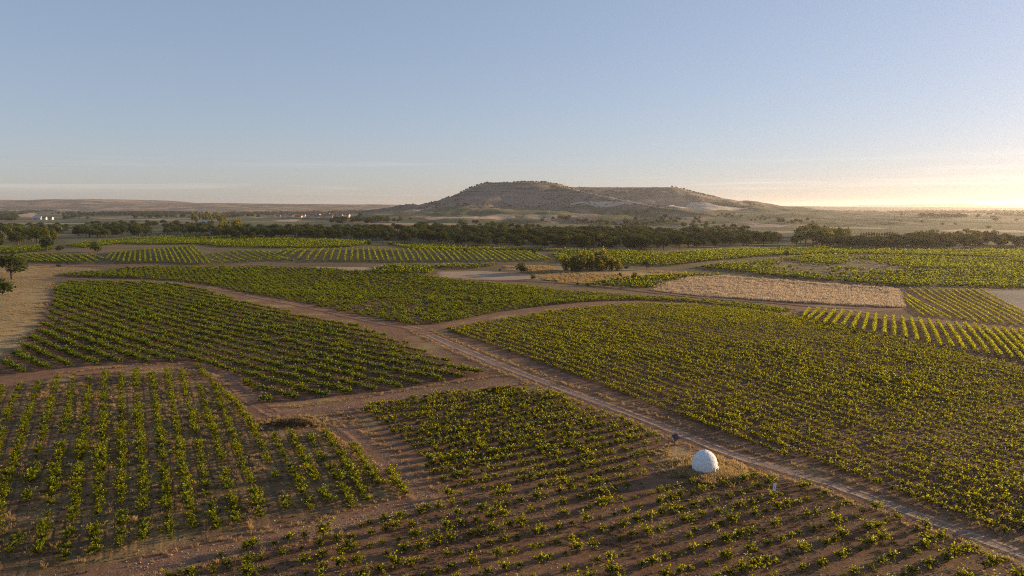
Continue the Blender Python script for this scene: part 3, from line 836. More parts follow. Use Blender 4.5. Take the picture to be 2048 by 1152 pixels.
def scatter(name, pts, coll, label, cat, scale=(0.8, 1.2), zs=(1.0, 1.0), tilt=0.0, kind="stuff", rot=None, dz=0.0):
    n = len(pts); z = ground(pts[:, 0], pts[:, 1]) + dz
    me = bpy.data.meshes.new(name)
    me.vertices.add(n); me.vertices.foreach_set("co", np.column_stack([pts, z]).astype(np.float32).ravel())
    s = RNG.uniform(scale[0], scale[1], n)
    if name == "vines":      # vigour drifts across a plot
        s = s * np.clip(1.0 + 0.75 * fbm(pts[:, 0] / 22, pts[:, 1] / 30, 51.0) + 0.5 * fbm(pts[:, 0] / 5, pts[:, 1] / 5, 52.0), 0.45, 1.5)
    sv = np.column_stack([s * RNG.uniform(.9, 1.12, n), s * RNG.uniform(.9, 1.12, n), s * RNG.uniform(zs[0], zs[1], n)])
    rv = np.column_stack([RNG.normal(size=n) * tilt, RNG.normal(size=n) * tilt, RNG.uniform(0, 6.283, n) if rot is None else rot])
    me.attributes.new("sv", 'FLOAT_VECTOR', 'POINT').data.foreach_set("vector", sv.astype(np.float32).ravel())
    me.attributes.new("rv", 'FLOAT_VECTOR', 'POINT').data.foreach_set("vector", rv.astype(np.float32).ravel())
    me.attributes.new("vi", 'INT', 'POINT').data.foreach_set("value", RNG.integers(0, len(coll.objects), n).astype(np.int32))
    o = bpy.data.objects.new(name, me); COL.objects.link(o)
    ng = bpy.data.node_groups.new(name + "_scatter", 'GeometryNodeTree')
    ng.interface.new_socket("Geometry", in_out='INPUT', socket_type='NodeSocketGeometry')
    ng.interface.new_socket("Geometry", in_out='OUTPUT', socket_type='NodeSocketGeometry')
    N = ng.nodes.new
    gi, go, ip, ci = N("NodeGroupInput"), N("NodeGroupOutput"), N("GeometryNodeInstanceOnPoints"), N("GeometryNodeCollectionInfo")
    ci.inputs["Collection"].default_value = coll
    ci.inputs["Separate Children"].default_value = True; ci.inputs["Reset Children"].default_value = True
    def na(nm, t):
        a = N("GeometryNodeInputNamedAttribute"); a.data_type = t; a.inputs["Name"].default_value = nm; return a.outputs["Attribute"]
    L = ng.links.new
    L(gi.outputs[0], ip.inputs["Points"]); L(ci.outputs[0], ip.inputs["Instance"])
    ip.inputs["Pick Instance"].default_value = True
    L(na("vi", 'INT'), ip.inputs["Instance Index"]); L(na("rv", 'FLOAT_VECTOR'), ip.inputs["Rotation"]); L(na("sv", 'FLOAT_VECTOR'), ip.inputs["Scale"])
    L(ip.outputs[0], go.inputs[0])
    md = o.modifiers.new("scatter", 'NODES'); md.node_group = ng
    return tag(o, label, cat, kind=kind)

def along_rows(rows, step, miss, jit):
    out = []
    for ri, P in enumerate(rows):
        Q = smooth_line(P, 0.25); d = np.concatenate([[0], np.cumsum(np.hypot(*np.diff(Q, axis=0).T))])
        k = np.arange(RNG.uniform(0, step), d[-1], step); k = k + RNG.normal(size=len(k)) * step * .15
        p = np.column_stack([np.interp(k, d, Q[:, 0]), np.interp(k, d, Q[:, 1])])
        gap = fbm(p[:, 0] / 5 + P[0][0], p[:, 1] / 5, 3.0) + RNG.normal(size=len(p)) * .12
        p = p[(gap > miss)]
        out.append(np.column_stack([p + RNG.normal(size=p.shape) * jit, np.full(len(p), ri)]))
    return np.vstack(out)

pts1 = along_rows(FAN_W, 1.05, -0.15, 0.12)
pts2 = grid_points(P2, T2, N2, O2, S2, 1.3, 0.08, 0.12, 0.2, True)
pts3 = grid_points(P3, T3, N3, O3, S3, 1.95, 0.08, 0.2, 0.3, True)
keep = np.hypot(pts2[:, 0] - HUT[0], pts2[:, 1] - HUT[1]) > 5.5
pts2 = pts2[keep]
pts3 = pts3[np.hypot(pts3[:, 0] - HUT[0], pts3[:, 1] - HUT[1]) > 5.0]

def depth_px(p, h=1.0):
    z = ground(p[:, 0], p[:, 1]) + h * 0.5
    u, v = to_px(p[:, 0], p[:, 1], z)
    return u, v

near = []
for key, p in (("1", pts1), ("2", pts2), ("3", pts3)):
    u, v = depth_px(p)
    for i in range(len(p)):
        if -5 < u[i] < 2053 and v[i] < 1156: near.append((math.hypot(p[i][0], p[i][1]), key, i))
near.sort()
single = {"1": set(), "2": set(), "3": set()}
for d, key, i in near[:300]: single[key].add(i)
print("near vines", {k: len(v) for k, v in single.items()}, "of", len(pts1), len(pts2), len(pts3))
LAB = {"1": ("bush vine in the fanned grassy rows at lower left, nearest end", "vines of the fanned grassy plot"),
       "2": ("bush vine in the front rows of the plot beside the white hut", "vines of the plot beside the hut"),
       "3": ("separate bush vine on furrowed brown earth in the front plot", "open bush vines of the front plot")}
def nth(n):
    return "%d%s" % (n, "th" if 10 <= n % 100 <= 20 else {1: "st", 2: "nd", 3: "rd"}.get(n % 10, "th"))
def place_labels(p, key):
    """which row and which vine of that row, counted in the picture"""
    u, v = depth_px(p); vis = (u > -5) & (u < 2053) & (v < 1156)
    names = {}
    ids_ = p[:, 2].astype(int)
    rows_ = sorted(set(ids_[vis]), key=lambda r: np.median(u[vis & (ids_ == r)]) if key == "1" else -np.max(p[vis & (ids_ == r)] @ np.array([N3[0], N3[1], 0]) * (1 if N3[1] > 0 else -1)))
    for k, r in enumerate(rows_):
        w = [i for i in range(len(p)) if vis[i] and ids_[i] == r]
        w.sort(key=(lambda i: -v[i]) if key == "1" else (lambda i: -u[i]))
        for j, i in enumerate(w):
            names[i] = {"1": "bush vine, %s from the near end, in the %s fanned row from the left" % (nth(j + 1), nth(k + 1)),
                        "2": "bush vine, %s from the right, in row %d of the plot beside the hut" % (nth(j + 1), k + 1),
                        "3": "bush vine, %s from the right, in the %s row down of the front plot" % (nth(j + 1), nth(k + 1))}[key]
    return names
rest = {}
for key, p in (("1", pts1), ("2", pts2), ("3", pts3)):
    m = np.ones(len(p), bool); m[list(single[key])] = False
    rest[key] = p[m][:, :2]
    names = place_labels(p, key)
    for i in sorted(single[key]):
        z = float(ground(p[i:i + 1, 0], p[i:i + 1, 1])[0]); k = random.randrange(NVAR)
        s = random.choice([random.uniform(.4, .75), random.uniform(.75, 1.05), random.uniform(.95, 1.3)]) * (1.1 if key == "3" else 0.95)
        e = empty("grape_vine", (float(p[i][0]), float(p[i][1]), z), random.uniform(0, 6.28), s)
        tag(e, names.get(i, LAB[key][0]), "grape vine", LAB[key][1])
        for nm, me in (("foliage", VINE_F[k]), ("trunk", VINE_T[k])):
            c = bpy.data.objects.new(nm, me); COL.objects.link(c); c.parent = e

scatter("vines", rest["1"], C_NEAR, "remaining fanned vine rows on grassy earth at lower left", "vines", (0.7, 1.15))
scatter("vines", rest["2"], C_NEAR, "bush vines of the plot left of the white hut", "vines", (0.65, 1.2))
if len(rest["3"]): scatter("vines", rest["3"], C_NEAR, "back rows of bush vines in the front plot", "vines", (0.6, 1.35))
pts4 = grid_points(P4, T4, N4, O4, S4, 1.1, 0.06, 0.12, 0.2)
scatter("vines", pts4, C_MID, "small dense bush vines covering the big dark plot right of the road", "vines", (0.62, 1.08))

pts5 = grid_points(P5, T5, N5, O5, S5, 1.3, 0.05, 0.2, 0.3)
scatter("vines", pts5, C_DENSE, "lush green slanting vine rows left of the road", "vines", (0.85, 1.4), (0.9, 1.15))
pts6 = grid_points(P6, T4, N4, O4, 2.5, 1.5, 0.08, 0.35, 0.4)
u6, v6 = depth_px(pts6)
thin = ((u6 > 560) & (u6 < 860) & (v6 > 596) & (RNG.uniform(size=len(u6)) < 0.45 * ss(560, 700, u6)))
pts6 = pts6[~thin]
scatter("vines", pts6, C_DENSE, "bushy green vineyard across the middle above the dirt tracks", "vines", (0.65, 1.2), (0.9, 1.2))
print("counts", len(pts4), len(pts5), len(pts6))

FLAB = {"a": "green strip of vines below the left end of the pine wood", "b": "shaded green vine strip along the foot of the pine wood", "c": "sunny vine plots behind the poplar clump",
        "d": "farthest yellow-green vine strip at the foot of the right wood", "j": "middle yellow-green vineyard on the right below the wood", "k": "broad yellow-green vineyard just beyond the grain field", "e": "small vine plot left of the grain field corner", "f": "bright little vine plot left of the pale mown strip",
        "g": "thin strip of vines above the pale mown strip", "h": "low vines at the far left edge", "i": "green vines behind the far left rows"}
for k, poly in FARW.items():
    ang_ = {"f": -0.3, "j": 1.9, "k": 2.35, "c": 0.15, "b": 1.2}.get(k, 0.5); lines = np.array([math.cos(ang_), math.sin(ang_)])
    nn = np.array([-lines[1], lines[0]])
    p = grid_points(poly, lines, nn, poly[0], 3.4 if k in "cdegjk" else 3.6, 2.3, 0.06, 0.4, 0.35)
    if k in "djk":
        dens = fbm(p[:, 0] / 60, p[:, 1] / 110, 2.0); p = p[dens + RNG.normal(size=len(p)) * .08 > (-0.27 if k == "j" else -0.25)]
    drape("field", poly, M_SOIL_FAR, 0.10, 5.0, "earth under the " + FLAB[k], "field", maxn=2500)
    scatter("vines", p, C_FAR, FLAB[k], "vines", (1.25, 1.75), (0.9, 1.15))
    print("far", k, len(p))

# trellised rows: each row is one hedge
def vine_row(pts_px, w, h, per_m, size, label, group, seed, mat):
    r = np.random.default_rng(seed)
    Q = smooth_line(pixs(pts_px), 1.0)
    d = np.concatenate([[0], np.cumsum(np.hypot(*np.diff(Q, axis=0).T))]); L = d[-1]
    n = int(L * per_m)
    k = r.uniform(0, L, n)
    c = np.column_stack([np.interp(k, d, Q[:, 0]), np.interp(k, d, Q[:, 1])])
    T = np.gradient(Q, axis=0); T /= np.linalg.norm(T, axis=1, keepdims=True)
    tx = np.column_stack([np.interp(k, d, T[:, 0]), np.interp(k, d, T[:, 1])])
    N = np.stack([-tx[:, 1], tx[:, 0]], 1)
    lump = 0.8 + 0.9 * fbm(k / 2.2, np.full(n, seed * 1.0), 1.0, 3)
    a = r.uniform(0, 2 * math.pi, n); rr = np.sqrt(r.uniform(0.15, 1, n))
    c = c + N * (np.cos(a) * rr * w / 2 * lump)[:, None]
    z = ground(c[:, 0], c[:, 1]) + 0.45 * h * 0.4 + (h * 0.52) + np.sin(a) * rr * h * 0.42 * lump
    org = np.array([Q[0][0], Q[0][1], float(ground(Q[:1, 0], Q[:1, 1])[0])])
    V, F = leaf_quads(np.column_stack([c, z]) - org, size * r.uniform(.8, 1.25, n), r, 0.3)
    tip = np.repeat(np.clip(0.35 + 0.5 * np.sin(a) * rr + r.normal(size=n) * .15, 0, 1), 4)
    e = empty("vine_row", tuple(org))
    tag(e, label, "vine row", group)
    mesh_obj("foliage", V, F, mat, e, attrs={"tip": tip})
    mb = MB()
    for q in np.arange(0.5, L, 2.4):
        x, y = np.interp(q, d, Q[:, 0]) - org[0], np.interp(q, d, Q[:, 1]) - org[1]
        zz = float(ground(np.array([x + org[0]]), np.array([y + org[1]]))[0]) - org[2]
        mb.tube([(x, y, zz - .05), (x + .04, y, zz + h * .3), (x, y + .03, zz + h * .55)], [.07, .055, .05], 4)
    tr = mb.build("trunks", M_BARK, e); tr["kind"] = "stuff"

def zz(x0, y0, s): return lambda *p: [(x0 + x * s, y0 + y * s) for x, y in p]
zA, zC, zF, zE = zz(0, 380, .2051), zz(400, 390, .2051), zz(820, 480, .2539), zz(1500, 560, .2676)
rowsA = [((870, 640), (1020, 690)), ((790, 640), (955, 712)), ((720, 640), (880, 720)), ((640, 640), (790, 720)), ((560, 636), (720, 720)), ((480, 636), (660, 720)), ((400, 638), (600, 720)), ((330, 640), (540, 720)),
         ((270, 645), (480, 715)), ((200, 650), (410, 715)), ((130, 655), (340, 715)), ((60, 660), (270, 710)), ((0, 665), (200, 705)), ((-60, 668), (130, 702))]
rowsB = [((1100, 622), (1040, 690)), ((1150, 615), (1090, 706)), ((1195, 610), (1145, 716)), ((1240, 605), (1200, 718)), ((1285, 600), (1255, 720)), ((1328, 595), (1310, 720)), ((1368, 590), (1365, 720)), ((1412, 590), (1420, 720)),
         ((1457, 585), (1475, 720)), ((1500, 580), (1535, 722)), ((1545, 580), (1590, 722)), ((1590, 575), (1645, 722)), ((1630, 572), (1700, 725)), ((1670, 570), (1755, 728)), ((1710, 565), (1810, 730)), ((1755, 560), (1870, 732)),
         ((1800, 558), (1930, 735)), ((1840, 556), (1985, 735)), ((1880, 556), (2040, 735))]
rowsC = [((20, 600), (110, 650), (230, 685)), ((90, 585), (190, 640), (310, 675)), ((160, 575), (270, 630), (390, 668)), ((230, 565), (340, 620), (460, 662)), ((300, 558), (410, 612), (540, 655)), ((370, 552), (490, 608), (620, 652)),
         ((440, 550), (560, 606), (700, 648)), ((510, 550), (640, 606), (780, 646)), ((580, 554), (710, 608), (860, 646)), ((650, 562), (780, 614), (930, 655))]
rowsD = [((860, 545), (745, 590)), ((930, 540), (805, 602)), ((1000, 540), (875, 615)), ((1060, 540), (960, 640)), ((1130, 543), (1040, 655)), ((1200, 540), (1115, 657)), ((1260, 540), (1200, 657)), ((1320, 535), (1270, 657)), ((1380, 530), (1340, 657)),
         ((1435, 530), (1410, 657)), ((1490, 530), (1475, 657)), ((1540, 530), (1540, 657)), ((1590, 530), (1602, 657)), ((1635, 528), (1667, 657)), ((1680, 526), (1732, 657)), ((1735, 526), (1792, 657))]
rowsG = []
for k in range(26):
    x = 778 + k * 13.0; f = k / 25.0
    rowsG.append(((x - (9 + 36 * f), 500 + 4.5 * f), (x, 526 - 3 * f)))
rowsE = [((440, 230), (400, 290)), ((510, 235), (435, 308)), ((570, 240), (485, 322)), ((635, 240), (555, 340)), ((695, 245), (620, 350)), ((755, 260), (690, 362)), ((820, 265), (765, 380)), ((880, 270), (845, 400)), ((940, 280), (925, 412)),
         ((1008, 285), (1003, 425)), ((1068, 290), (1080, 437)), ((1135, 298), (1165, 455)), ((1200, 300), (1250, 475)), ((1265, 305), (1335, 490)), ((1330, 315), (1425, 515)), ((1400, 325), (1510, 527)), ((1470, 338), (1600, 545)),
         ((1535, 342), (1690, 560)), ((1610, 348), (1780, 578)), ((1675, 355), (1870, 590)), ((1740, 365), (1965, 612)), ((1815, 373), (2050, 635)), ((1880, 378), (2130, 650)), ((1945, 388), (2210, 660)), ((2010, 395), (2290, 670))]
rowsF = [((1165, 168), (1230, 225), (1300, 275)), ((1150, 140), (1250, 205), (1370, 282)), ((1180, 130), (1300, 210), (1430, 287)), ((1150, 98), (1320, 200), (1500, 298)), ((1190, 65), (1380, 185), (1580, 305)), ((1250, 70), (1440, 190), (1640, 315)),
         ((1300, 66), (1500, 190), (1700, 320)), ((1350, 66), (1560, 195), (1770, 327)), ((1410, 70), (1620, 200), (1840, 335)), ((1460, 74), (1680, 205), (1900, 338)), ((1510, 72), (1740, 205), (1980, 350)), ((1560, 75), (1800, 210), (2060, 355)),
         ((1610, 75), (1840, 200), (2110, 345)), ((1660, 76), (1890, 200), (2150, 330)), ((1720, 76), (1930, 190), (2200, 325))]
sd = 1000
for rows, zf, w, h, pm, sz, lab, grp, mt in (
        (rowsA, zA, 2.0, 1.9, 9, 0.62, "curving trellised vine row at far left above the sandy track", "curving rows at far left", M_VINE_D),
        (rowsB, zA, 1.5, 1.9, 9, 0.60, "bright trellised vine row fanning out above the sandy track", "fan of rows left of the middle", M_VINE_D),
        (rowsC, zC, 1.1, 1.6, 7, 0.55, "thin dark vine row bending between the two bright fans", "thin bending rows", M_VINE_D),
        (rowsD, zC, 1.7, 1.9, 9, 0.60, "bright trellised vine row above the dry grass strip", "rows above the dry grass strip", M_VINE_D),
        (rowsG, lambda *p: list(p), 1.7, 1.7, 8, 0.60, "slanting vine row in the striped plot below the pine wood", "slanting rows below the pines", M_VINE_D),
        (rowsE, zE, 1.35, 1.5, 34, 0.30, "thick yellow-green trellised row beyond the dark vineyard", "thick trellised rows at right", M_VINE),
        (rowsF, zE, 0.75, 1.0, 16, 0.30, "thin trellised row slanting beside the grain field", "thin trellised rows at right", M_VINE)):
    for rw in rows:
        vine_row(zf(*rw), w, h, pm, sz, lab, grp, sd, mt); sd += 1

# ------------------------------------------------------------------ the hut and the two signs
def build_hut():
    p = HUT; z = float(ground(p[None, 0], p[None, 1])[0])
    hut = empty("stone_hut", (float(p[0]), float(p[1]), z))
    tag(hut, "white egg-shaped stone hut with a low doorway in dry grass", "hut")
    white, nt, out = new_mat("whitewash"); b = NB(nt)
    tc = b.n("ShaderNodeTexCoord").outputs["Object"]; n1 = b.noise(tc, 3.5, 6, 0.65); n2 = b.noise(tc, 11.0, 4, 0.6)
    c = b.mix(b.rng(n1, 0.40, 0.66), (0.86, 0.86, 0.86), (0.70, 0.695, 0.69))
    c = b.mix(b.rng(n2, 0.55, 0.72, 0, 0.6), c, (0.52, 0.50, 0.48))
    sz = b.n("ShaderNodeSeparateXYZ"); b.l(tc, sz.inputs[0])
    dirt = b.rng(b.math('ADD', sz.outputs[2], b.math('MULTIPLY', n1, -0.9)), 0.35, -0.45)
    c = b.mix(b.math('MULTIPLY', dirt, 0.8), c, (0.36, 0.29, 0.22))
    finish(b, out, c, b.math('ADD', n1, n2), 0.5, 0.05)
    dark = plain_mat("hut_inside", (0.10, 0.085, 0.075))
    R, Hh = 1.86, 3.35
    door_az = math.radians(-42)            # doorway direction, measured from +X
    r = random.Random(3)
    V, F = [], []
    def rad(t):   # t 0..1 up the wall: straight low wall, then a corbelled dome
        return R * (1 - 0.10 * ((0.34 - t) / 0.34) ** 2 if t < 0.34 else max(0.0, 1 - ((t - 0.34) / 0.66) ** 2.0) ** 0.52)
    rows = 19
    for i in range(rows):
        z0, z1_ = Hh * i / rows, Hh * (i + 1) / rows
        t0, t1 = i / rows, (i + 1) / rows
        nst = max(5, int(2 * math.pi * rad((t0 + t1) / 2) / 0.34))
        off = r.random()
        for k in range(nst):
            a0 = 2 * math.pi * (k + off) / nst; a1 = 2 * math.pi * (k + 1 + off) / nst
            am = (a0 + a1) / 2
            da = abs((am - door_az + math.pi) % (2 * math.pi) - math.pi)
            if z0 < 1.05 and da * rad(t0) < 0.36: continue
            g = 0.028; push = r.uniform(-.03, .04)
            b0 = len(V)
            q0, q1 = rad(t0), rad(min(t1, .995))
            for (rr, aa, zz_) in ((q0 - .06, a0, z0), (q0 - .06, a1, z0), (q1 - .06, a1, z1_), (q1 - .06, a0, z1_)):
                V.append((max(rr, 0.02) * math.cos(aa), max(rr, .02) * math.sin(aa), zz_))
            ga = g / max(q0, .2)
            for (rr, aa, zz_) in ((q0 + push, a0 + ga, z0 + g), (q0 + push, a1 - ga, z0 + g), (q1 + push, a1 - ga, z1_ - g), (q1 + push, a0 + ga, z1_ - g)):
                V.append((max(rr, 0.03) * math.cos(aa), max(rr, .03) * math.sin(aa), zz_ + r.uniform(-.01, .01)))
            F += [tuple(b0 + j for j in q) for q in ((4, 5, 6, 7), (0, 1, 5, 4), (1, 2, 6, 5), (2, 3, 7, 6), (3, 0, 4, 7))]
    w = mesh_obj("wall", V, F, white, hut); 
    # mortar skin behind the stones
    V, F = [], []
    n, mseg = 22, 56
    for i in range(n + 1):
        t = i / n
        for k in range(mseg):
            a = 2 * math.pi * k / mseg
            V.append(((max(rad(min(t, .999)) - .045, 0.0)) * math.cos(a), (max(rad(min(t, .999)) - .045, 0.0)) * math.sin(a), Hh * t - (.05 if i == 0 else 0.02)))
    for i in range(n):
        for k in range(mseg):
            am = 2 * math.pi * (k + .5) / mseg; da = abs((am - door_az + math.pi) % (2 * math.pi) - math.pi)
            if Hh * (i + 1) / n < 1.08 and da * R < 0.34: continue
            F.append((i * mseg + k, i * mseg + (k + 1) % mseg, (i + 1) * mseg + (k + 1) % mseg, (i + 1) * mseg + k))
    mesh_obj("mortar", V, F, white, hut)
    ca, sa = math.cos(door_az), math.sin(door_az)
    def loc(rr, s, h): return (ca * rr - sa * s, sa * rr + ca * s, h)
    d = empty("doorway", (0, 0, 0)); d.parent = hut
    for s in (-1, 1):
        MB().box(loc(R - .10, s * .43, .53), (0.42, 0.16, 1.08), door_az).build("jamb", white, d)
    MB().box(loc(R - .10, 0, 1.15), (0.46, 1.06, 0.17), door_az).build("lintel", white, d)
    MB().box(loc(R - .75, 0, .52), (0.05, 1.0, 1.04), door_az).build("shade_panel", dark, d)  # dark panel stands in for the unlit space behind the doorway
    MB().tube([(0, 0, Hh - .10), (0, 0, Hh + .04), (0, 0, Hh + .16)], [.16, .12, .04], 8).build("capstone", white, hut)
build_hut()

M_POST = plain_mat("weathered_post", (0.14, 0.12, 0.11), (0.20, 0.17, 0.15), 6)
M_WHITE = plain_mat("white_plate", (0.78, 0.78, 0.78), (0.70, 0.70, 0.71), 3, 0.6)
M_MARK = plain_mat("grey_print", (0.30, 0.31, 0.34), (0.22, 0.22, 0.25), 8, 0.7)
M_DARKB = plain_mat("dark_board", (0.055, 0.055, 0.085), (0.08, 0.075, 0.10), 5, 0.55)
def build_signs():
    p = pix(1545, 1003); z = float(ground(p[None, 0], p[None, 1])[0])
    s = empty("sign", (float(p[0]), float(p[1]), z), math.radians(-28)); tag(s, "white plate sign on a thin leaning post among the vines", "sign")
    s.rotation_euler = (0, math.radians(6), math.radians(20))
    MB().box((0, 0, .75), (.07, .07, 1.6)).build("post", M_POST, s)
    MB().box((0, -.052, 2.0), (.50, .03, 1.05)).build("plate", M_WHITE, s)
    for k, (x, zc, w_, h_) in enumerate(((0.05, 1.78, .20, .10), (-.06, 1.95, .22, .05), (-.04, 2.1, .26, .05))):
        MB().box((x, -.071, zc), (w_, .006, h_)).build("printed_mark", M_MARK, s)
    p = pix(1349, 891); z = float(ground(p[None, 0], p[None, 1])[0])
    s = empty("info_board", (float(p[0]), float(p[1]), z), math.radians(16)); tag(s, "dark tilted information board on a post beside the road", "sign")
    MB().box((0, 0, .42), (.08, .08, 1.7)).build("post", M_POST, s)
    o = MB().box((0, 0, 0), (0.95, .05, 1.05)).build("board", M_DARKB, s)
    o.location = (0.12, -.08, 1.45); o.rotation_euler = (math.radians(-24), math.radians(-24), 0)
    MB().box((.02, .05, 1.2), (.5, .04, .06)).build("bracket", M_POST, s)
build_signs()

# ------------------------------------------------------------------ trees
def crown_mesh(lobes, n, size, seed, mat, up=0.3, shell=0.35):
    r = np.random.default_rng(seed)
    vol = np.array([l[3] * l[4] * l[5] for l in lobes]) ** (2 / 3.); idx = r.choice(len(lobes), n, p=vol / vol.sum())
    L = np.array(lobes)[idx]
    d = r.normal(size=(n, 3)); d /= np.linalg.norm(d, axis=1, keepdims=True)
    rr = (shell + (1 - shell) * r.uniform(0, 1, n)) ** 0.6 * (1 + 0.12 * r.normal(size=n))
    c = L[:, :3] + d * L[:, 3:6] * rr[:, None]
    low = (d[:, 2] < -0.45) & (r.uniform(size=n) < .5); c = c[~low]; d = d[~low]
    V, F = leaf_quads(c, size * r.uniform(.7, 1.3, len(c)), r, up, out=d)
    zz_ = c[:, 2]; tip = np.clip((zz_ - zz_.min()) / (zz_.max() - zz_.min() + 1e-6) * 0.5 + d[:, 2] * 0.3 + r.normal(size=len(c)) * .12, 0, 1)  # paler towards the crown top, painting the lit head into the colour
    return mesh_obj("crown", V, F, mat, attrs={"tip": np.repeat(tip, 4)}, link=False).data

def make_tree(kind, seed):
    """unit-ish tree about 1 high; returns (trunk mesh, crown mesh)"""
    r = random.Random(seed); mb = MB(); lobes = []
    if kind == "pine":          # round-headed stone pine
        h = 1.0; mb.tube([(0, 0, -.02), (r.uniform(-.02, .02), r.uniform(-.02, .02), .3), (0, 0, .6)], [.035, .028, .02], 6)
        for k in range(4):
            a = k * 1.57 + r.random(); mb.tube([(0, 0, .42), (.16 * math.cos(a), .16 * math.sin(a), .66)], [.016, .008], 4)
        for k in range(8):
            a = k * .785 + r.uniform(-.3, .3); q = r.uniform(.24, .38)
            lobes.append((q * math.cos(a), q * math.sin(a), r.uniform(.34, .66), r.uniform(.13, .2), r.uniform(.13, .2), r.uniform(.12, .18)))
        for k in range(3):
            a = k * 2.1 + r.uniform(-.3, .3); lobes.append((.15 * math.cos(a), .15 * math.sin(a), r.uniform(.72, .82), .2, .2, .16))
        lobes.append((r.uniform(-.05, .05), 0, .5, .3, .3, .26))
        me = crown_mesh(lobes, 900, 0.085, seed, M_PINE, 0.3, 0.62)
    elif kind == "broad":
        mb.tube([(0, 0, -.02), (.02, .01, .16), (-.01, .02, .34), (0, 0, .6)], [.045, .036, .028, .012], 6)
        for k in range(5):
            a = k * 1.26 + r.random(); mb.tube([(0, 0, .22), (.15 * math.cos(a), .15 * math.sin(a), .42), (.26 * math.cos(a), .26 * math.sin(a), .58)], [.022, .014, .007], 5)
        for k in range(7):
            a = k * .9 + r.uniform(-.3, .3); q = r.uniform(.16, .34)
            lobes.append((q * math.cos(a), q * math.sin(a), r.uniform(.38, .72), r.uniform(.15, .24), r.uniform(.15, .24), r.uniform(.14, .22)))
        lobes.append((0, 0, .76, .22, .22, .2))
        me = crown_mesh(lobes, 800, 0.075, seed, M_BROAD, 0.3, 0.55)
    elif kind == "grove":       # leafy to the ground
        mb.tube([(0, 0, -.02), (.01, .01, .3), (0, 0, .8)], [.04, .028, .01], 6)
        for k in range(12):
            q = .1 + .07 * k; w = .26 * math.sin(math.pi * min(1, (k + 3.0) / 14.5)) + .03; a = k * 2.4 + r.random()
            lobes.append((w * .7 * math.cos(a), w * .7 * math.sin(a), q, w * r.uniform(.6, .85), w * r.uniform(.6, .85), r.uniform(.09, .14)))
        me = crown_mesh(lobes, 900, 0.07, seed, M_POPLAR, 0.3, 0.5)
    elif kind == "poplar":
        mb.tube([(0, 0, -.02), (.01, 0, .4), (0, 0, .85)], [.03, .022, .008], 6)
        for k in range(9):
            q = .18 + k * .085; w = .15 * math.sin(math.pi * min(1, (k + 1.6) / 9.5)) + .03
            lobes.append((r.uniform(-.05, .05), r.uniform(-.05, .05), q, w, w, .10))
        me = crown_mesh(lobes, 520, 0.062, seed, M_POPLAR, 0.2)
    else:                       # bush
        mb.tube([(0, 0, -.02), (.02, .01, .25)], [.05, .03], 5)
        for k in range(3):
            a = k * 2.1 + r.random(); mb.tube([(0, 0, .05), (.22 * math.cos(a), .22 * math.sin(a), .4)], [.03, .012], 4)
        for k in range(6):
            a = k * 1.05 + r.uniform(-.3, .3); q = r.uniform(.2, .42)
            lobes.append((q * math.cos(a), q * math.sin(a), r.uniform(.28, .5), r.uniform(.22, .32), r.uniform(.22, .32), r.uniform(.2, .3)))
        lobes.append((0, 0, .62, .34, .34, .3))
        me = crown_mesh(lobes, 520, 0.11, seed, M_BROAD, 0.3)
    return mb.build("trunk", M_BARK, link=False).data, me

TREES = {k: [make_tree(k, 900 + 17 * i + len(k)) for i in range(4)] for k in ("pine", "broad", "poplar", "bush", "grove")}

def join_meshes(pair, mat):
    a, b = pair
    o = bpy.data.objects.new("j", a)
    va = np.empty(len(b.vertices) * 3); b.vertices.foreach_get("co", va); va = va.reshape(-1, 3)
    fb = [tuple(p.vertices) for p in b.polygons]
    vt = [tuple(v.co) for v in a.vertices]; ft = [tuple(i + len(va) for i in p.vertices) for p in a.polygons]
    tip = np.empty(len(b.vertices), np.float32); b.attributes["tip"].data.foreach_get("value", tip)
    return mesh_obj("tree", np.vstack([va, np.array(vt)]), fb + ft, [mat, M_BARK], midx=[0] * len(fb) + [1] * len(ft), attrs={"tip": np.concatenate([tip, np.zeros(len(vt))])}, link=False).data

TMAT = {"pine": M_PINE, "broad": M_BROAD, "poplar": M_POPLAR, "bush": M_BROAD, "grove": M_POPLAR}
WHOLE = {k: [join_meshes(p, TMAT[k]) for p in v] for k, v in TREES.items()}

def tree_at(xy, h, kind, name, label, group=None, wide=1.0, parts=True, cat="tree", var=None):
    z = float(ground(np.array([xy[0]]), np.array([xy[1]]))[0])
    k = random.randrange(4) if var is None else var
    if parts:
        e = empty(name, (float(xy[0]), float(xy[1]), z), random.uniform(0, 6.28))
        for nm, me in (("trunk", TREES[kind][k][0]), ("crown", TREES[kind][k][1])):
            c = bpy.data.objects.new(nm, me); COL.objects.link(c); c.parent = e
    else:
        e = bpy.data.objects.new(name, WHOLE[kind][k]); COL.objects.link(e)
        e.location = (float(xy[0]), float(xy[1]), z); e.rotation_euler = (0, 0, random.uniform(0, 6.28))
    e.scale = (h * wide, h * wide, h)
    return tag(e, label, cat, group)

def tree_px(u, base, top, kind, name, label, group=None, wide=1.0, parts=True, cat="tree", var=None):
    """tree whose foot is at photo pixel (u, base) and whose head reaches photo row top"""
    p = pix(u, base)
    h = (base - top) / FOC * math.hypot(p[0], p[1]) * 1.03
    return tree_at(p, h, kind, name, label, group, wide, parts, cat, var)

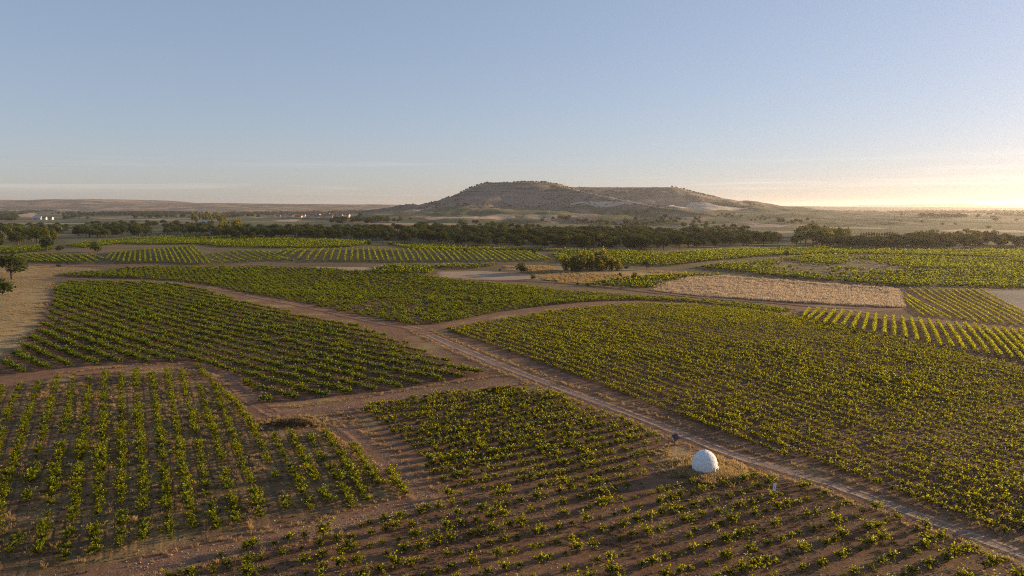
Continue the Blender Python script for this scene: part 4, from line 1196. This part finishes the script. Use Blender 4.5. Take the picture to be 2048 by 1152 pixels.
# single trees that stand out
for a in ((25, 558, 511, "broad", "almond_tree", "lone almond tree with open crown on the tawny slope at left", 1.25),
          (6, 590, 558, "bush", "small_tree", "small leafy tree cut by the left edge below the almond tree", 0.9),
          (-6, 500, 476, "broad", "tree", "round green tree cut by the left edge above the vine rows", 1.1),
          (94, 502, 477, "pine", "pine_tree", "dark pine on the far left above the curving rows", 0.9),
          (120, 502, 490, "bush", "bush", "low green bush beside the dark far left pine", 0.9),
          (191, 504, 482, "bush", "tree", "rounded dark tree standing between the two far left vine plots", 0.75),
          (255, 540, 532, "bush", "bush", "flat dark bush at the corner of the middle vineyard", 1.1),
          (118, 534, 528, "bush", "bush", "small bush on the sandy track at left", 1.2),
          (505, 481, 465, "broad", "tree", "green rounded tree in front of the pine wood at left", 0.9),
          (739, 491, 478, "bush", "tree", "round dark tree between the striped plots near the pine wood", 0.8),
          (705, 493, 485, "bush", "bush", "low bush left of the round dark tree", 1.0),
          (634, 493, 484, "bush", "bush", "small bush above the striped rows", 0.9),
          (931, 507, 493, "bush", "tree", "small round tree in the middle of the slanting rows", 0.65),
          (1069, 509, 495, "bush", "tree", "dark ball-shaped tree right of the slanting rows", 0.65),
          (1043, 545, 522, "bush", "tree", "broad dark green bush on the pale mown strip", 0.95),
          (1066, 559, 547, "bush", "bush", "small dark round bush below the broad dark one", 0.8),
          (1000, 543, 536, "bush", "bush", "wispy low bush left of the broad dark bush", 0.7),
          (1294, 540, 519, "broad", "tree", "round tree right of the poplar clump", 0.95),
          (1269, 559, 542, "bush", "bush", "dark round bush below the poplar clump on the right", 0.75),
          (1240, 553, 544, "bush", "bush", "low scrub left of the dark round bush", 1.0),
          (1155, 571, 563, "bush", "bush", "small tuft-like bush on the dry waste ground", 0.8),
          (1573, 513, 499, "bush", "tree", "lone dark round tree on the bare patch in the right vineyards", 0.9),
          (1253, 538, 530, "bush", "bush", "low hedge bush right behind the poplar clump", 1.2)):
    tree_px(a[0], a[1], a[2], a[3], a[4], a[5], None, a[6], cat="bush" if a[4] == "bush" else "tree")
for i, (u, base, top, w) in enumerate(((1131, 541, 509, .62), (1146, 542, 507, .62), (1160, 542, 502, .6), (1172, 540, 505, .55), (1184, 541, 504, .6), (1196, 539, 499, .62), (1207, 538, 493, .55), (1213, 540, 508, .6), (1224, 541, 511, .6), (1236, 541, 515, .65), (1152, 543, 518, .8), (1200, 542, 516, .8))):
    tree_px(u, base, top, "grove", "poplar_tree", "tall leafy tree in the lit clump beyond the middle vineyard", "clump of tall trees in the middle", w * random.uniform(1.15, 1.6))

# the pine wood
def fill(poly_w, sp, jit=0.42):
    x0, y0 = poly_w.min(0); x1, y1 = poly_w.max(0)
    gx, gy = np.meshgrid(np.arange(x0, x1, sp), np.arange(y0, y1, sp))
    p = np.stack([gx.ravel(), gy.ravel()], 1) + RNG.uniform(-jit, jit, (gx.size, 2)) * sp
    return p[inside(p[:, 0], p[:, 1], poly_w)]

WOOD = px_poly([(425, 478), (520, 479), (700, 480), (780, 485), (900, 491), (1000, 496), (1130, 499), (1250, 502), (1330, 502), (1450, 496), (1560, 491), (1560, 480), (1490, 472), (1400, 467), (1250, 465), (1100, 465), (950, 463), (800, 462), (640, 462), (520, 463), (430, 468)])
wp = fill(WOOD, 16.5)
wp = wp[fbm(wp[:, 0] / 45, wp[:, 1] / 60, 31.0) > -0.17]
wd = np.hypot(wp[:, 0], wp[:, 1]); o_ = np.argsort(outline_dist(wp[:, 0], wp[:, 1], pixs([(425, 478), (520, 479), (700, 480), (780, 485), (900, 491), (1000, 496), (1130, 499), (1250, 502), (1330, 502), (1450, 496), (1560, 491), (1560, 490.5)])[:, :2]))
wp = wp[o_]
front, back = wp[:170], wp[170:]
for p in front:
    tree_at(p, random.choice((random.uniform(6, 9), random.uniform(9, 12.5))), "pine", "pine_tree", "round-headed pine at the front edge of the wood", "pines along the wood's front edge", random.uniform(1.1, 1.45))
C_PINES = variant_collection("wood_pines", WHOLE["pine"] + WHOLE["broad"][:1])
scatter("pine_wood", back, C_PINES, "mass of dark pines filling the wood below the mesa", "wood", (11.0, 16.5), (0.55, 0.80))
print("wood", len(wp))
# pines of the right-hand woods
for poly, n, lab, grp, kinds, hs, wide in (
        ([(1640, 497), (1750, 500), (1850, 501), (1950, 500), (1955, 489), (1850, 485), (1700, 485), (1650, 487)], 70, "round pine in the reddish wood at right beyond the vineyards", "pines of the right wood", ("pine",), (8, 12), 1.35),
        ([(1965, 497), (2060, 497), (2140, 497), (2140, 488), (1970, 489)], 26, "pine of the wood touching the right edge", "pines at the right edge", ("pine",), (9, 12), 1.1),
        ([(1590, 492), (1640, 495), (1690, 486), (1700, 474), (1640, 470), (1600, 472)], 26, "tall hazy poplar between the two pine woods", "poplars between the woods", ("poplar", "broad"), (12, 18), 1.2),
        ([(1960, 493), (1830, 487), (1830, 478), (1990, 480)], 16, "reddish hazy tree behind the right wood", "trees behind the right wood", ("broad",), (9, 13), 1.0),
        ([(150, 474), (200, 477), (310, 475), (315, 468), (280, 462), (180, 462), (150, 466)], 46, "bushy tree in the dark copse left of the pine wood", "copse left of the wood", ("broad", "pine"), (9, 14), 1.15),
        ([(320, 470), (420, 472), (425, 462), (330, 460)], 26, "tree in the copse joining the left end of the wood", "copse at the wood's left end", ("pine", "broad"), (9, 13), 1.1),
        ([(0, 490), (60, 492), (120, 486), (120, 474), (0, 474)], 20, "pale feathery tree in the hazy far left grove", "feathery grove at far left", ("poplar", "broad"), (11, 16), 1.4),
        ([(0, 466), (140, 464), (150, 452), (0, 452)], 40, "low tree in the hazy band behind the far left grove", "hazy trees at far left", ("broad", "pine"), (5, 8), 1.5),
        ([(170, 455), (420, 458), (440, 450), (170, 448)], 44, "low tree in the hazy band behind the left copse", "hazy trees behind the copse", ("broad", "pine"), (6, 10), 1.4),
        ([(380, 446), (450, 448), (450, 440), (390, 438)], 18, "tall pale poplar in the hazy valley at left", "valley poplars at left", ("poplar",), (16, 26), 1.3),
        ([(430, 470), (490, 470), (490, 462), (440, 460)], 9, "slim poplar rising above the left end of the wood", "poplars above the wood", ("poplar",), (16, 21), 1.2),
        ([(660, 449), (760, 450), (760, 440), (680, 438)], 26, "dark pine on the low rise left of the mesa", "pines left of the mesa", ("pine",), (10, 16), 1.2)):
    pw = px_poly(poly)
    ar = abs(0.5 * np.sum(pw[:, 0] * np.roll(pw[:, 1], -1) - pw[:, 1] * np.roll(pw[:, 0], -1)))
    pp = fill(pw, math.sqrt(ar / n))
    for p in pp[:int(n * 1.2)]:
        tree_at(p, random.uniform(*hs), random.choice(kinds), "pine_tree" if kinds[0] == "pine" else ("poplar_tree" if kinds[0] == "poplar" else "tree"), lab, grp, wide * random.uniform(.9, 1.15), parts=False)
for k in range(15):
    tree_px(1722 + k * 5.2, 474.5 - k * .1, 463 + random.uniform(-1, 1.5), "poplar", "poplar_tree", "slim poplar in the sunlit row above the right wood", "row of slim poplars", 1.0, False)
for u, b_, t_ in ((1803, 432, 427), (1990, 443, 436), (2033, 443, 438), (1977, 458, 452), (1933, 469, 458), (1945, 468, 461), (1955, 468, 462), (1970, 469, 463), (1875, 465, 460), (1800, 445, 440), (1843, 446, 441), (1885, 451, 446), (1910, 451, 446)):
    tree_px(u, b_, t_, "broad", "tree", "small hazy tree dotted on the far right plain", "dotted trees on the right plain", 1.5, False)
fw = fill(px_poly([(1842, 434), (1932, 436), (1932, 433), (1842, 431)]), 28)
for p in fw[:60]: tree_at(p, random.uniform(10, 13), "pine", "pine_tree", "tree of the dark strip wood on the right horizon", "strip wood on the right horizon", 1.6, False)
# trees on and below the mesa
for k in range(26):
    u = 1028 + k * 2.5 + random.uniform(-1, 1)
    x = (u - 1024) / FOC * 2462; tree_at((x, 2458 + random.uniform(-4, 12)), random.uniform(4, 7.5), "bush", "juniper", "small dark juniper on the left crest of the mesa", "junipers on the left crest", 1.0, False, "juniper")
for k in range(24):
    t = k / 23.0
    x = 668 + t * 210 + random.uniform(-6, 6); tree_at((x, 3085 + t * 10), random.uniform(5, 9), "bush", "juniper", "small dark juniper on the right shoulder of the mesa", "junipers on the right shoulder", 1.0, False, "juniper")
for k in range(40):
    t = k / 39.0
    x = -90 - t * 190 + random.uniform(-5, 5); tree_at((x, 2520 + random.uniform(-40, 30)), random.uniform(4, 7.5), "bush", "juniper", "dark juniper dotting the left slope of the mesa", "junipers on the left slope", 1.0, False, "juniper")
low = []
for u, v, nn in ((1180, 445, 18), (1260, 450, 22), (1330, 445, 12), (1400, 452, 14), (1460, 433, 10), (1450, 460, 16), (1530, 440, 8), (1580, 446, 16), (1120, 440, 10), (860, 455, 14), (940, 450, 10), (1000, 455, 12), (1050, 458, 10), (780, 440, 10), (1240, 428, 8), (1370, 440, 8)):
    for k in range(nn): low.append((u + random.gauss(0, 26), v + random.gauss(0, 2.2)))
for u, v in low:
    tree_at(pix(u, v), random.uniform(5, 11), random.choice(("broad", "bush", "pine")), "tree", "small tree scattered over the foot of the mesa", "trees scattered below the mesa", 1.1, False)

# hedges, copses and plantations over the far plain: one mass
fa = RNG.uniform(-0.72, 0.72, 90000); fr_ = 1650 * (3.7 ** (RNG.uniform(0, 1, 90000) ** 0.7))
fp = np.column_stack([fr_ * np.sin(fa), fr_ * np.cos(fa)])
fd = np.maximum(fbm(fp[:, 0] / 420, fp[:, 1] / 900, 21.0, 4), 0.115 + 0.12 * fbm(fp[:, 0] / 900, fp[:, 1] / 900, 3.0) - 2.2 * np.abs(fbm(fp[:, 0] / 300, fp[:, 1] / 420, 44.0, 3)))
fp = fp[(fd > 0.095) & (hill(fp[:, 0], fp[:, 1]) < plain(fp[:, 0], fp[:, 1]) - 1)]
fu = 1024 + FOC * fp[:, 0] / fp[:, 1]; fdist = np.hypot(fp[:, 0], fp[:, 1])
fp = fp[~((fu > 40) & (fu < 130) & (fdist < 3800)) & ~((fu > 530) & (fu < 720) & (fdist < 3600))]
fp = fp[:6500]
C_FARW = variant_collection("far_wood_trees", WHOLE["pine"][:2] + WHOLE["broad"][:3])
scatter("far_woods", fp, C_FARW, "dark copses and hedges dotted over the distant plain", "woods", (8.0, 17.0), (0.8, 1.1))
print("far woods", len(fp))

# scrub on the mesa slopes
sx = np.column_stack([RNG.uniform(-420, 1000, 26000), RNG.uniform(1950, 3080, 26000)])
sh = hill(sx[:, 0], sx[:, 1]); dn = fbm(sx[:, 0] / 60, sx[:, 1] / 60, 12.0) + fbm(sh / 7.0, sx[:, 0] / 400, 3.0) * 0.7
sx = sx[(sh > 34) & (sh < 119) & (dn > 0.02)]
C_SCRUB = variant_collection("scrub_bushes", [mesh_obj("b", *[np.array(q) for q in leaf_quads(np.random.default_rng(k).normal(size=(40, 3)) * [.42, .42, .22] + [0, 0, .35], .5, np.random.default_rng(k), .3)], M_SCRUB, link=False).data for k in range(3)])
scatter("scrub", sx[:2600], C_SCRUB, "dark low scrub speckling the upper slopes of the mesa", "scrub", (1.3, 3.6))
for poly, mt, lab in (
        ([(1110, 411), (1150, 405), (1190, 401), (1240, 403), (1288, 409), (1230, 414), (1180, 411), (1150, 409)], M_CHALK_LIT, "pale grain field on the lit spur of the mesa"),
        ([(1195, 400), (1215, 397), (1250, 399), (1290, 408), (1240, 402)], M_CHALK_LIT, "narrow pale field high on the mesa spur"),
        ([(950, 436), (985, 429), (1030, 431), (1030, 437), (960, 438)], M_PALE, "pale field at the foot of the mesa's dark face"),
        ([(1042, 435), (1052, 428), (1116, 430), (1112, 438), (1046, 438)], M_PALE, "square pale field at the foot of the mesa"),
        ([(830, 437), (880, 434), (960, 433), (950, 437), (850, 439)], M_PALE, "long thin pale field at the mesa's left foot"),
        ([(815, 420), (870, 410), (878, 411), (835, 423)], M_PALE, "sloping pale field on the left skirt of the mesa"),
        ([(1330, 413), (1380, 404), (1430, 408), (1500, 416), (1440, 420), (1360, 418)], M_CHALK_LIT, "pale field on the right skirt of the mesa"),
        ([(1290, 412), (1340, 418), (1440, 424), (1560, 433), (1540, 436), (1400, 430), (1300, 421)], M_GREENF, "green vineyard band on the right skirt of the mesa"),
        ([(1400, 402), (1480, 408), (1600, 421), (1700, 428), (1640, 428), (1520, 420), (1430, 408)], M_GREENF, "green vineyard strip high on the right skirt"),
        ([(830, 428), (880, 414), (910, 413), (960, 421), (1100, 423), (1100, 428), (980, 429), (880, 431)], M_GREENF, "dark green vineyard under the mesa's left face"),
        ([(1000, 440), (1040, 435), (1110, 439), (1090, 447), (1010, 446)], M_GREENF, "green vine field in front of the square pale field"),
        ([(1116, 413), (1170, 410), (1190, 408), (1200, 418), (1120, 420)], M_GREENF, "dark vineyard below the lit spur"),
        ([(1480, 452), (1530, 447), (1580, 450), (1560, 455), (1500, 455)], M_GREY, "pale ploughed field behind the right of the wood"),
        ([(1870, 461), (1930, 457), (2060, 462), (2060, 466), (1900, 465)], M_PALE, "pale strip field on the right plain"),
        ([(0, 419), (60, 413), (120, 413), (105, 418), (40, 420)], M_PALE, "pale grain field below the far left hills"),
        ([(15, 431), (60, 425), (75, 428), (68, 435), (20, 433)], M_PALE, "pale yard beside the white farm sheds"),
        ([(540, 442), (580, 438), (605, 438), (590, 444)], M_PALE, "tawny field in front of the village"),
        ([(760, 457), (790, 451), (815, 455), (790, 459)], M_PALE, "pale clearing behind the pine wood")):
    try:
        drape("field", px_poly(poly), mt, 1.0 if poly[0][1] < 441 else 0.4, 8.0, lab, "field", jit=1.0, maxn=900)
    except Exception as ex:
        print("skip", lab, ex)

# ------------------------------------------------------------------ buildings
M_WALLW = plain_mat("white_render", (0.58, 0.56, 0.53), (0.50, 0.48, 0.45), 0.4)
M_WALLC = plain_mat("cream_render", (0.58, 0.48, 0.38), (0.50, 0.41, 0.33), 0.4)
M_TILE = plain_mat("clay_tiles", (0.30, 0.135, 0.085), (0.24, 0.11, 0.075), 0.8)
M_SHEET = plain_mat("grey_sheet_roof", (0.42, 0.43, 0.45), (0.36, 0.37, 0.39), 0.5)
M_DARKW = plain_mat("dark_opening", (0.04, 0.04, 0.045))
def house(u, v, L, Wd, H, rz, wall, roof, name, label, group=None, rise=0.35, opening=True):
    p = pix(u, v); z = float(ground(p[None, 0], p[None, 1])[0])
    e = empty(name, (float(p[0]), float(p[1]), z), rz); tag(e, label, "building", group)
    l, w = L / 2, Wd / 2; r = Wd * rise
    V = [(-l, -w, -.5), (l, -w, -.5), (l, w, -.5), (-l, w, -.5), (-l, -w, H), (l, -w, H), (l, w, H), (-l, w, H), (-l, 0, H + r), (l, 0, H + r)]
    mesh_obj("wall", V, [(0, 1, 5, 4), (1, 2, 6, 9, 5), (2, 3, 7, 6), (3, 0, 4, 8, 7)], wall, e)
    l2, w2, t = l + .4, w + .5, .25
    R = [(-l2, -w2, H - .25), (l2, -w2, H - .25), (l2, 0, H + r), (-l2, 0, H + r), (l2, w2, H - .25), (-l2, w2, H - .25)]
    R = R + [(a, b, c + t) for a, b, c in R]
    mesh_obj("roof", R, [(6, 7, 8, 9), (9, 8, 10, 11), (0, 3, 2, 1), (3, 5, 4, 2), (0, 1, 7, 6), (4, 5, 11, 10), (1, 2, 8, 7), (2, 4, 10, 8), (0, 6, 9, 3), (3, 9, 11, 5)], roof, e)
    if opening:
        MB().box((-l * .3, -w - .04, H * .35), (L * .16, .12, H * .7)).build("door", M_DARKW, e)
        for k in (0.2, 0.6):
            MB().box((l * k, -w - .04, H * .55), (L * .09, .12, H * .25)).build("window", M_DARKW, e)
house(75, 439, 26, 14, 6, .15, M_WALLW, M_SHEET, "farm_shed", "long white farm shed at far left, largest of the three")
house(89, 439.5, 13, 10, 6.5, .1, M_WALLW, M_TILE, "farm_house", "small white farmhouse right of the long shed")
house(102, 439.5, 13, 10, 6.5, .0, M_WALLC, M_TILE, "farm_house", "cream farmhouse, rightmost of the far left farm")
house(425, 468, 9, 7, 4.5, .4, M_WALLC, M_TILE, "country_house", "cream house peeping out at the left end of the wood")
house(1040, 461, 22, 8, 3.2, -.1, M_WALLW, M_TILE, "farm_shed", "low pale shed behind the pine wood below the mesa")
house(410, 449, 20, 12, 5, .1, M_WALLW, M_SHEET, "farm_shed", "white shed among the valley poplars at left")
for k in range(46):
    u = 548 + 150 * random.random() ** 0.9; v = 436.5 - random.uniform(0, 4.0)
    house(u, v, random.uniform(9, 15), random.uniform(9, 13), random.uniform(4, 6.5), random.uniform(-.5, .5), random.choice((M_WALLC, M_WALLC, M_WALLW)), M_TILE, "village_house", "small red-roofed house in the distant village left of the mesa", "houses of the distant village", 0.4, False)

# ------------------------------------------------------------------ dry grass, straw, thicket
def tuft(seed, n, h, spread, mat, w=0.03):
    r = np.random.default_rng(seed); V, F, tip = [], [], []
    for k in range(n):
        a = r.uniform(0, 6.28); q = spread * math.sqrt(r.uniform()); x, y = q * math.cos(a), q * math.sin(a)
        L = h * r.uniform(.55, 1.15); b = r.uniform(0, 6.28); ln = r.uniform(.1, .45) * L; pa = r.uniform(0, 3.14)
        dx, dy = math.cos(pa) * w, math.sin(pa) * w; i = len(V)
        V += [(x - dx, y - dy, 0), (x + dx, y + dy, 0), (x + ln * .35 * math.cos(b) + dx * .8, y + ln * .35 * math.sin(b) + dy * .8, L * .6), (x + ln * .35 * math.cos(b) - dx * .8, y + ln * .35 * math.sin(b) - dy * .8, L * .6),
              (x + ln * math.cos(b), y + ln * math.sin(b), L)]
        F += [(i, i + 1, i + 2, i + 3), (i + 3, i + 2, i + 4)]; tip += [0, 0, .6, .6, 1]
    return mesh_obj("tuft", V, F, mat, attrs={"tip": tip}, link=False).data
C_TUFT = variant_collection("grass_tufts", [tuft(k, 26, 0.55, 0.35, M_DRY) for k in range(5)])
C_STRAW = variant_collection("straw_tufts", [tuft(40 + k, 26, 0.55, 0.9, M_STRAW, 0.05) for k in range(4)])

def pick(poly, n, f=None):
    x0, y0 = poly.min(0); x1, y1 = poly.max(0)
    p = np.column_stack([RNG.uniform(x0, x1, n * 3), RNG.uniform(y0, y1, n * 3)])
    p = p[inside(p[:, 0], p[:, 1], poly)]
    if f is not None: p = p[f(p)]
    return p[:n]

gx_ = np.column_stack([RNG.normal(size=5000) * 2.3 + 0.8, RNG.normal(size=5000) * 2.0 + 0.3]) + HUT
gd_ = np.hypot(gx_[:, 0] - HUT[0], gx_[:, 1] - HUT[1]); ga_ = fbm(gx_[:, 0] / 1.5, gx_[:, 1] / 1.5, 5.0)
g1 = gx_[(gd_ > 2.0) & (gd_ < 6.5) & (ga_ > -0.08)][:1500]
g1b = pick(yard, 500, lambda p: fbm(p[:, 0] / 3, p[:, 1] / 3, 8.0) > 0.03)
scatter("dry_grass", g1b, C_TUFT, "thin dry grass beside the dark information board", "grass", (0.35, 0.7), tilt=0.2)
g2 = pick(SLOPE, 6500, lambda p: fbm(p[:, 0] / 14, p[:, 1] / 14, 2.0) + RNG.normal(size=len(p)) * .1 > -0.05)
u_ = lambda p: rowfun_p1(p[:, 0], p[:, 1])
g3 = pick(P1, 3600, lambda p: (np.abs((u_(p) % 1.0) - 0.5) < 0.24) & (fbm(p[:, 0] / 7, p[:, 1] / 10, 6.0) > 0.02))
scatter("dry_grass", g1, C_TUFT, "tall golden grass around the white hut", "grass", (0.7, 1.45), tilt=0.12)
scatter("dry_grass", g2, C_TUFT, "dry grass tufts on the tawny slope at left", "grass", (0.45, 1.05), tilt=0.15)
scatter("dry_grass", g3, C_TUFT, "dry grass between the fanned vine rows", "grass", (0.6, 1.2), tilt=0.2)
waste = px_poly([(1000, 531), (1150, 534), (1300, 541), (1420, 548), (1380, 555), (1290, 580), (1200, 575), (1110, 566)])
scatter("dry_grass", pick(waste, 4500, lambda p: fbm(p[:, 0] / 18, p[:, 1] / 18, 7.0) > -0.02), C_TUFT, "rough dry grass on the waste ground by the poplar clump", "grass", (0.7, 1.5), tilt=0.15)
ws = pick(WHEAT, 9000, lambda p: fbm(p[:, 0] / 9, p[:, 1] / 30, 4.0) + 0.20 * ss(40, 105, p[:, 0]) > -0.02 + RNG.normal(size=len(p)) * .05)
scatter("straw", ws, C_STRAW, "standing straw over the golden grain field", "straw", (0.7, 1.3), tilt=0.15)
wr = pick(WHEAT, 2600, lambda p: (RNG.uniform(size=len(p)) < ss(70, 125, p[:, 0]) * (0.35 + 0.65 * (outline_dist(p[:, 0], p[:, 1], WHEAT) < 5))))
scatter("straw", wr, C_STRAW, "tall pale straw at the right end of the grain field", "straw", (1.4, 2.3), tilt=0.15)
C_WEED = variant_collection("weeds", [tuft(70 + k, 12, 0.22, 0.22, M_WEED, 0.035) for k in range(4)])
weeds = np.vstack([pick(P3, 2600, lambda p: fbm(p[:, 0] / 6, p[:, 1] / 6, 14.0) > 0.0), pick(P2, 1500), pick(P1, 3000), pick(P4, 3500)])
scatter("weeds", weeds, C_WEED, "small weeds sprinkled over the vineyard earth", "weeds", (0.5, 1.3), tilt=0.25)
def stone(seed):
    r = np.random.default_rng(seed); v = r.normal(size=(8, 3)); v /= np.linalg.norm(v, axis=1, keepdims=True)
    import bmesh
    bm = bmesh.new()
    for p in v: bm.verts.new((p[0] * .5, p[1] * .42, p[2] * .3 + .1))
    bmesh.ops.convex_hull(bm, input=bm.verts)
    me = bpy.data.meshes.new("stone"); bm.to_mesh(me); bm.free(); me.materials.append(M_STONE); return me
M_STONE = plain_mat("fieldstone", (0.26, 0.19, 0.14), (0.36, 0.28, 0.21), 2.0)
C_STONE = variant_collection("field_stones", [stone(k) for k in range(4)])
st_ = [pick(P3, 3500, lambda p: fbm(p[:, 0] / 9, p[:, 1] / 9, 24.0) > -0.02), pick(P2, 1500), pick(P1, 1500)]
for px_l, nn_, sp_ in ((ROAD_PX, 1500, 1.9), ([(1050, 757), (990, 765), (900, 778), (800, 795), (700, 812), (620, 822), (545, 830)], 1300, 2.6), ([(640, 826), (700, 862), (750, 908), (800, 955), (840, 992)], 700, 2.2), ([(880, 985), (760, 1028), (540, 1080), (260, 1142)], 900, 2.0)):
    P = smooth_line(pixs(px_l), 0.5); k_ = RNG.integers(0, len(P), nn_); st_.append(P[k_] + RNG.normal(size=(nn_, 2)) * sp_)
scatter("stones", np.vstack(st_), C_STONE, "small stones and clods strewn over the earth and tracks", "stones", (0.10, 0.34), tilt=0.4)
verge = []
for px_l, off in ((ROAD_PX, 1), (ROAD_PX, -1)):
    P = smooth_line(pixs(px_l), 0.5); T = np.gradient(P, axis=0); T /= np.linalg.norm(T, axis=1, keepdims=True); N = np.stack([-T[:, 1], T[:, 0]], 1)
    q = P + N * (off * (2.5 + np.abs(RNG.normal(size=len(P))) * 0.8))[:, None]
    verge.append(q[RNG.uniform(size=len(q)) < 0.9])
mc = pix(590, 846)
verge.append(mc + RNG.normal(size=(420, 2)) * [4.2, 1.7])
for px_l, w_ in (([(1050, 757), (900, 778), (700, 812), (545, 830)], 4.6), ([(640, 826), (750, 908), (840, 992)], 3.0), ([(880, 985), (660, 1052), (400, 1112), (260, 1142)], 2.7), ([(510, 806), (430, 742), (300, 735), (100, 754)], 2.6)):
    P = smooth_line(pixs(px_l), 0.35); T = np.gradient(P, axis=0); T /= np.linalg.norm(T, axis=1, keepdims=True); N = np.stack([-T[:, 1], T[:, 0]], 1)
    for sg in (-1, 1): verge.append((P + N * (sg * (w_ + RNG.normal(size=len(P)) * 0.6))[:, None])[RNG.uniform(size=len(P)) < 0.6])
scatter("dry_grass", np.vstack(verge), C_TUFT, "dry grass verges along the gravel road and dirt tracks", "grass", (0.4, 1.0), tilt=0.2)

def thicket(u, v, L, H, name, label, seed):
    p = pix(u, v); z = float(ground(p[None, 0], p[None, 1])[0]); r = np.random.default_rng(seed)
    e = empty(name, (float(p[0]), float(p[1]), z), 0.05); tag(e, label, "thicket")
    n = 2600; x = np.clip(r.normal(size=n) * .30, -.55, .55); prof = np.clip(1 - (np.abs(x + .08) / .56) ** 1.7, 0.05, 1) * (0.8 + 0.5 * fbm(x * 9, x * 0 + 2.0, 3.0))
    y = r.normal(size=n) * 0.16 * prof; zz_ = r.uniform(0.02, 1, n) ** .7 * prof * np.exp(-(y / .34) ** 2)
    c = np.column_stack([x * L, y * L, zz_ * H])
    V, F = leaf_quads(c, 0.22 * r.uniform(.6, 1.3, n), r, .2, 0.6)
    mesh_obj("foliage", V, F, M_BRAMBLE, e, attrs={"tip": np.repeat(np.clip(zz_, 0, 1), 4)})
    mb = MB(); q = random.Random(seed)
    for k in range(40):
        a, b_ = q.uniform(-.35, .35) * L, q.uniform(-.1, .1) * L
        mb.tube([(a, b_, -.05), (a + q.uniform(-.4, .4), b_ + q.uniform(-.4, .4), H * .6), (a + q.uniform(-.9, .9), b_ + q.uniform(-.8, .8), H * q.uniform(.7, 1.05))], [.035, .025, .01], 4)
    o = mb.build("stems", M_BARK, e); o["kind"] = "stuff"
thicket(588, 851, 8.5, 1.8, "bramble_thicket", "dark brown bramble mound where the dirt tracks meet", 5)
thicket(1010, 781, 9.0, 1.0, "weed_patch", "low weedy scrub at the top corner of the plot by the road", 6)

# ------------------------------------------------------------------ haze
def build_haze():
    V = [(x, y, z) for z in (-16.0, 128.0) for y in (-22500.0, 22500.0) for x in (-22500.0, 22500.0)]
    F = [(0, 2, 3, 1), (4, 5, 7, 6), (0, 1, 5, 4), (2, 6, 7, 3), (0, 4, 6, 2), (1, 3, 7, 5)]
    m, nt, out = new_mat("haze_air"); b = NB(nt)
    v = b.n("ShaderNodeVolumePrincipled", Density=0.000048, Anisotropy=0.62)
    v.inputs["Color"].default_value = (0.93, 0.90, 0.90, 1)
    b.l(v.outputs[0], out.inputs["Volume"])
    o = mesh_obj("haze", V, F, m)
    tag(o, "thin pale haze lying over the whole plain", "haze", kind="stuff")
build_haze()

# ------------------------------------------------------------------ labels: say which one, counted from the left within its group
by_label = {}
for o in list(COL.objects):
    if o.parent is None and o.get("group") and o.get("label"): by_label.setdefault((o["group"], o["label"]), []).append(o)
for (g, lab), obs in by_label.items():
    if len(obs) < 2: continue
    obs.sort(key=lambda o: to_px(o.location.x, o.location.y, o.location.z)[0])
    for k, o in enumerate(obs): o["label"] = "%s, %s from the left" % (lab, nth(k + 1))
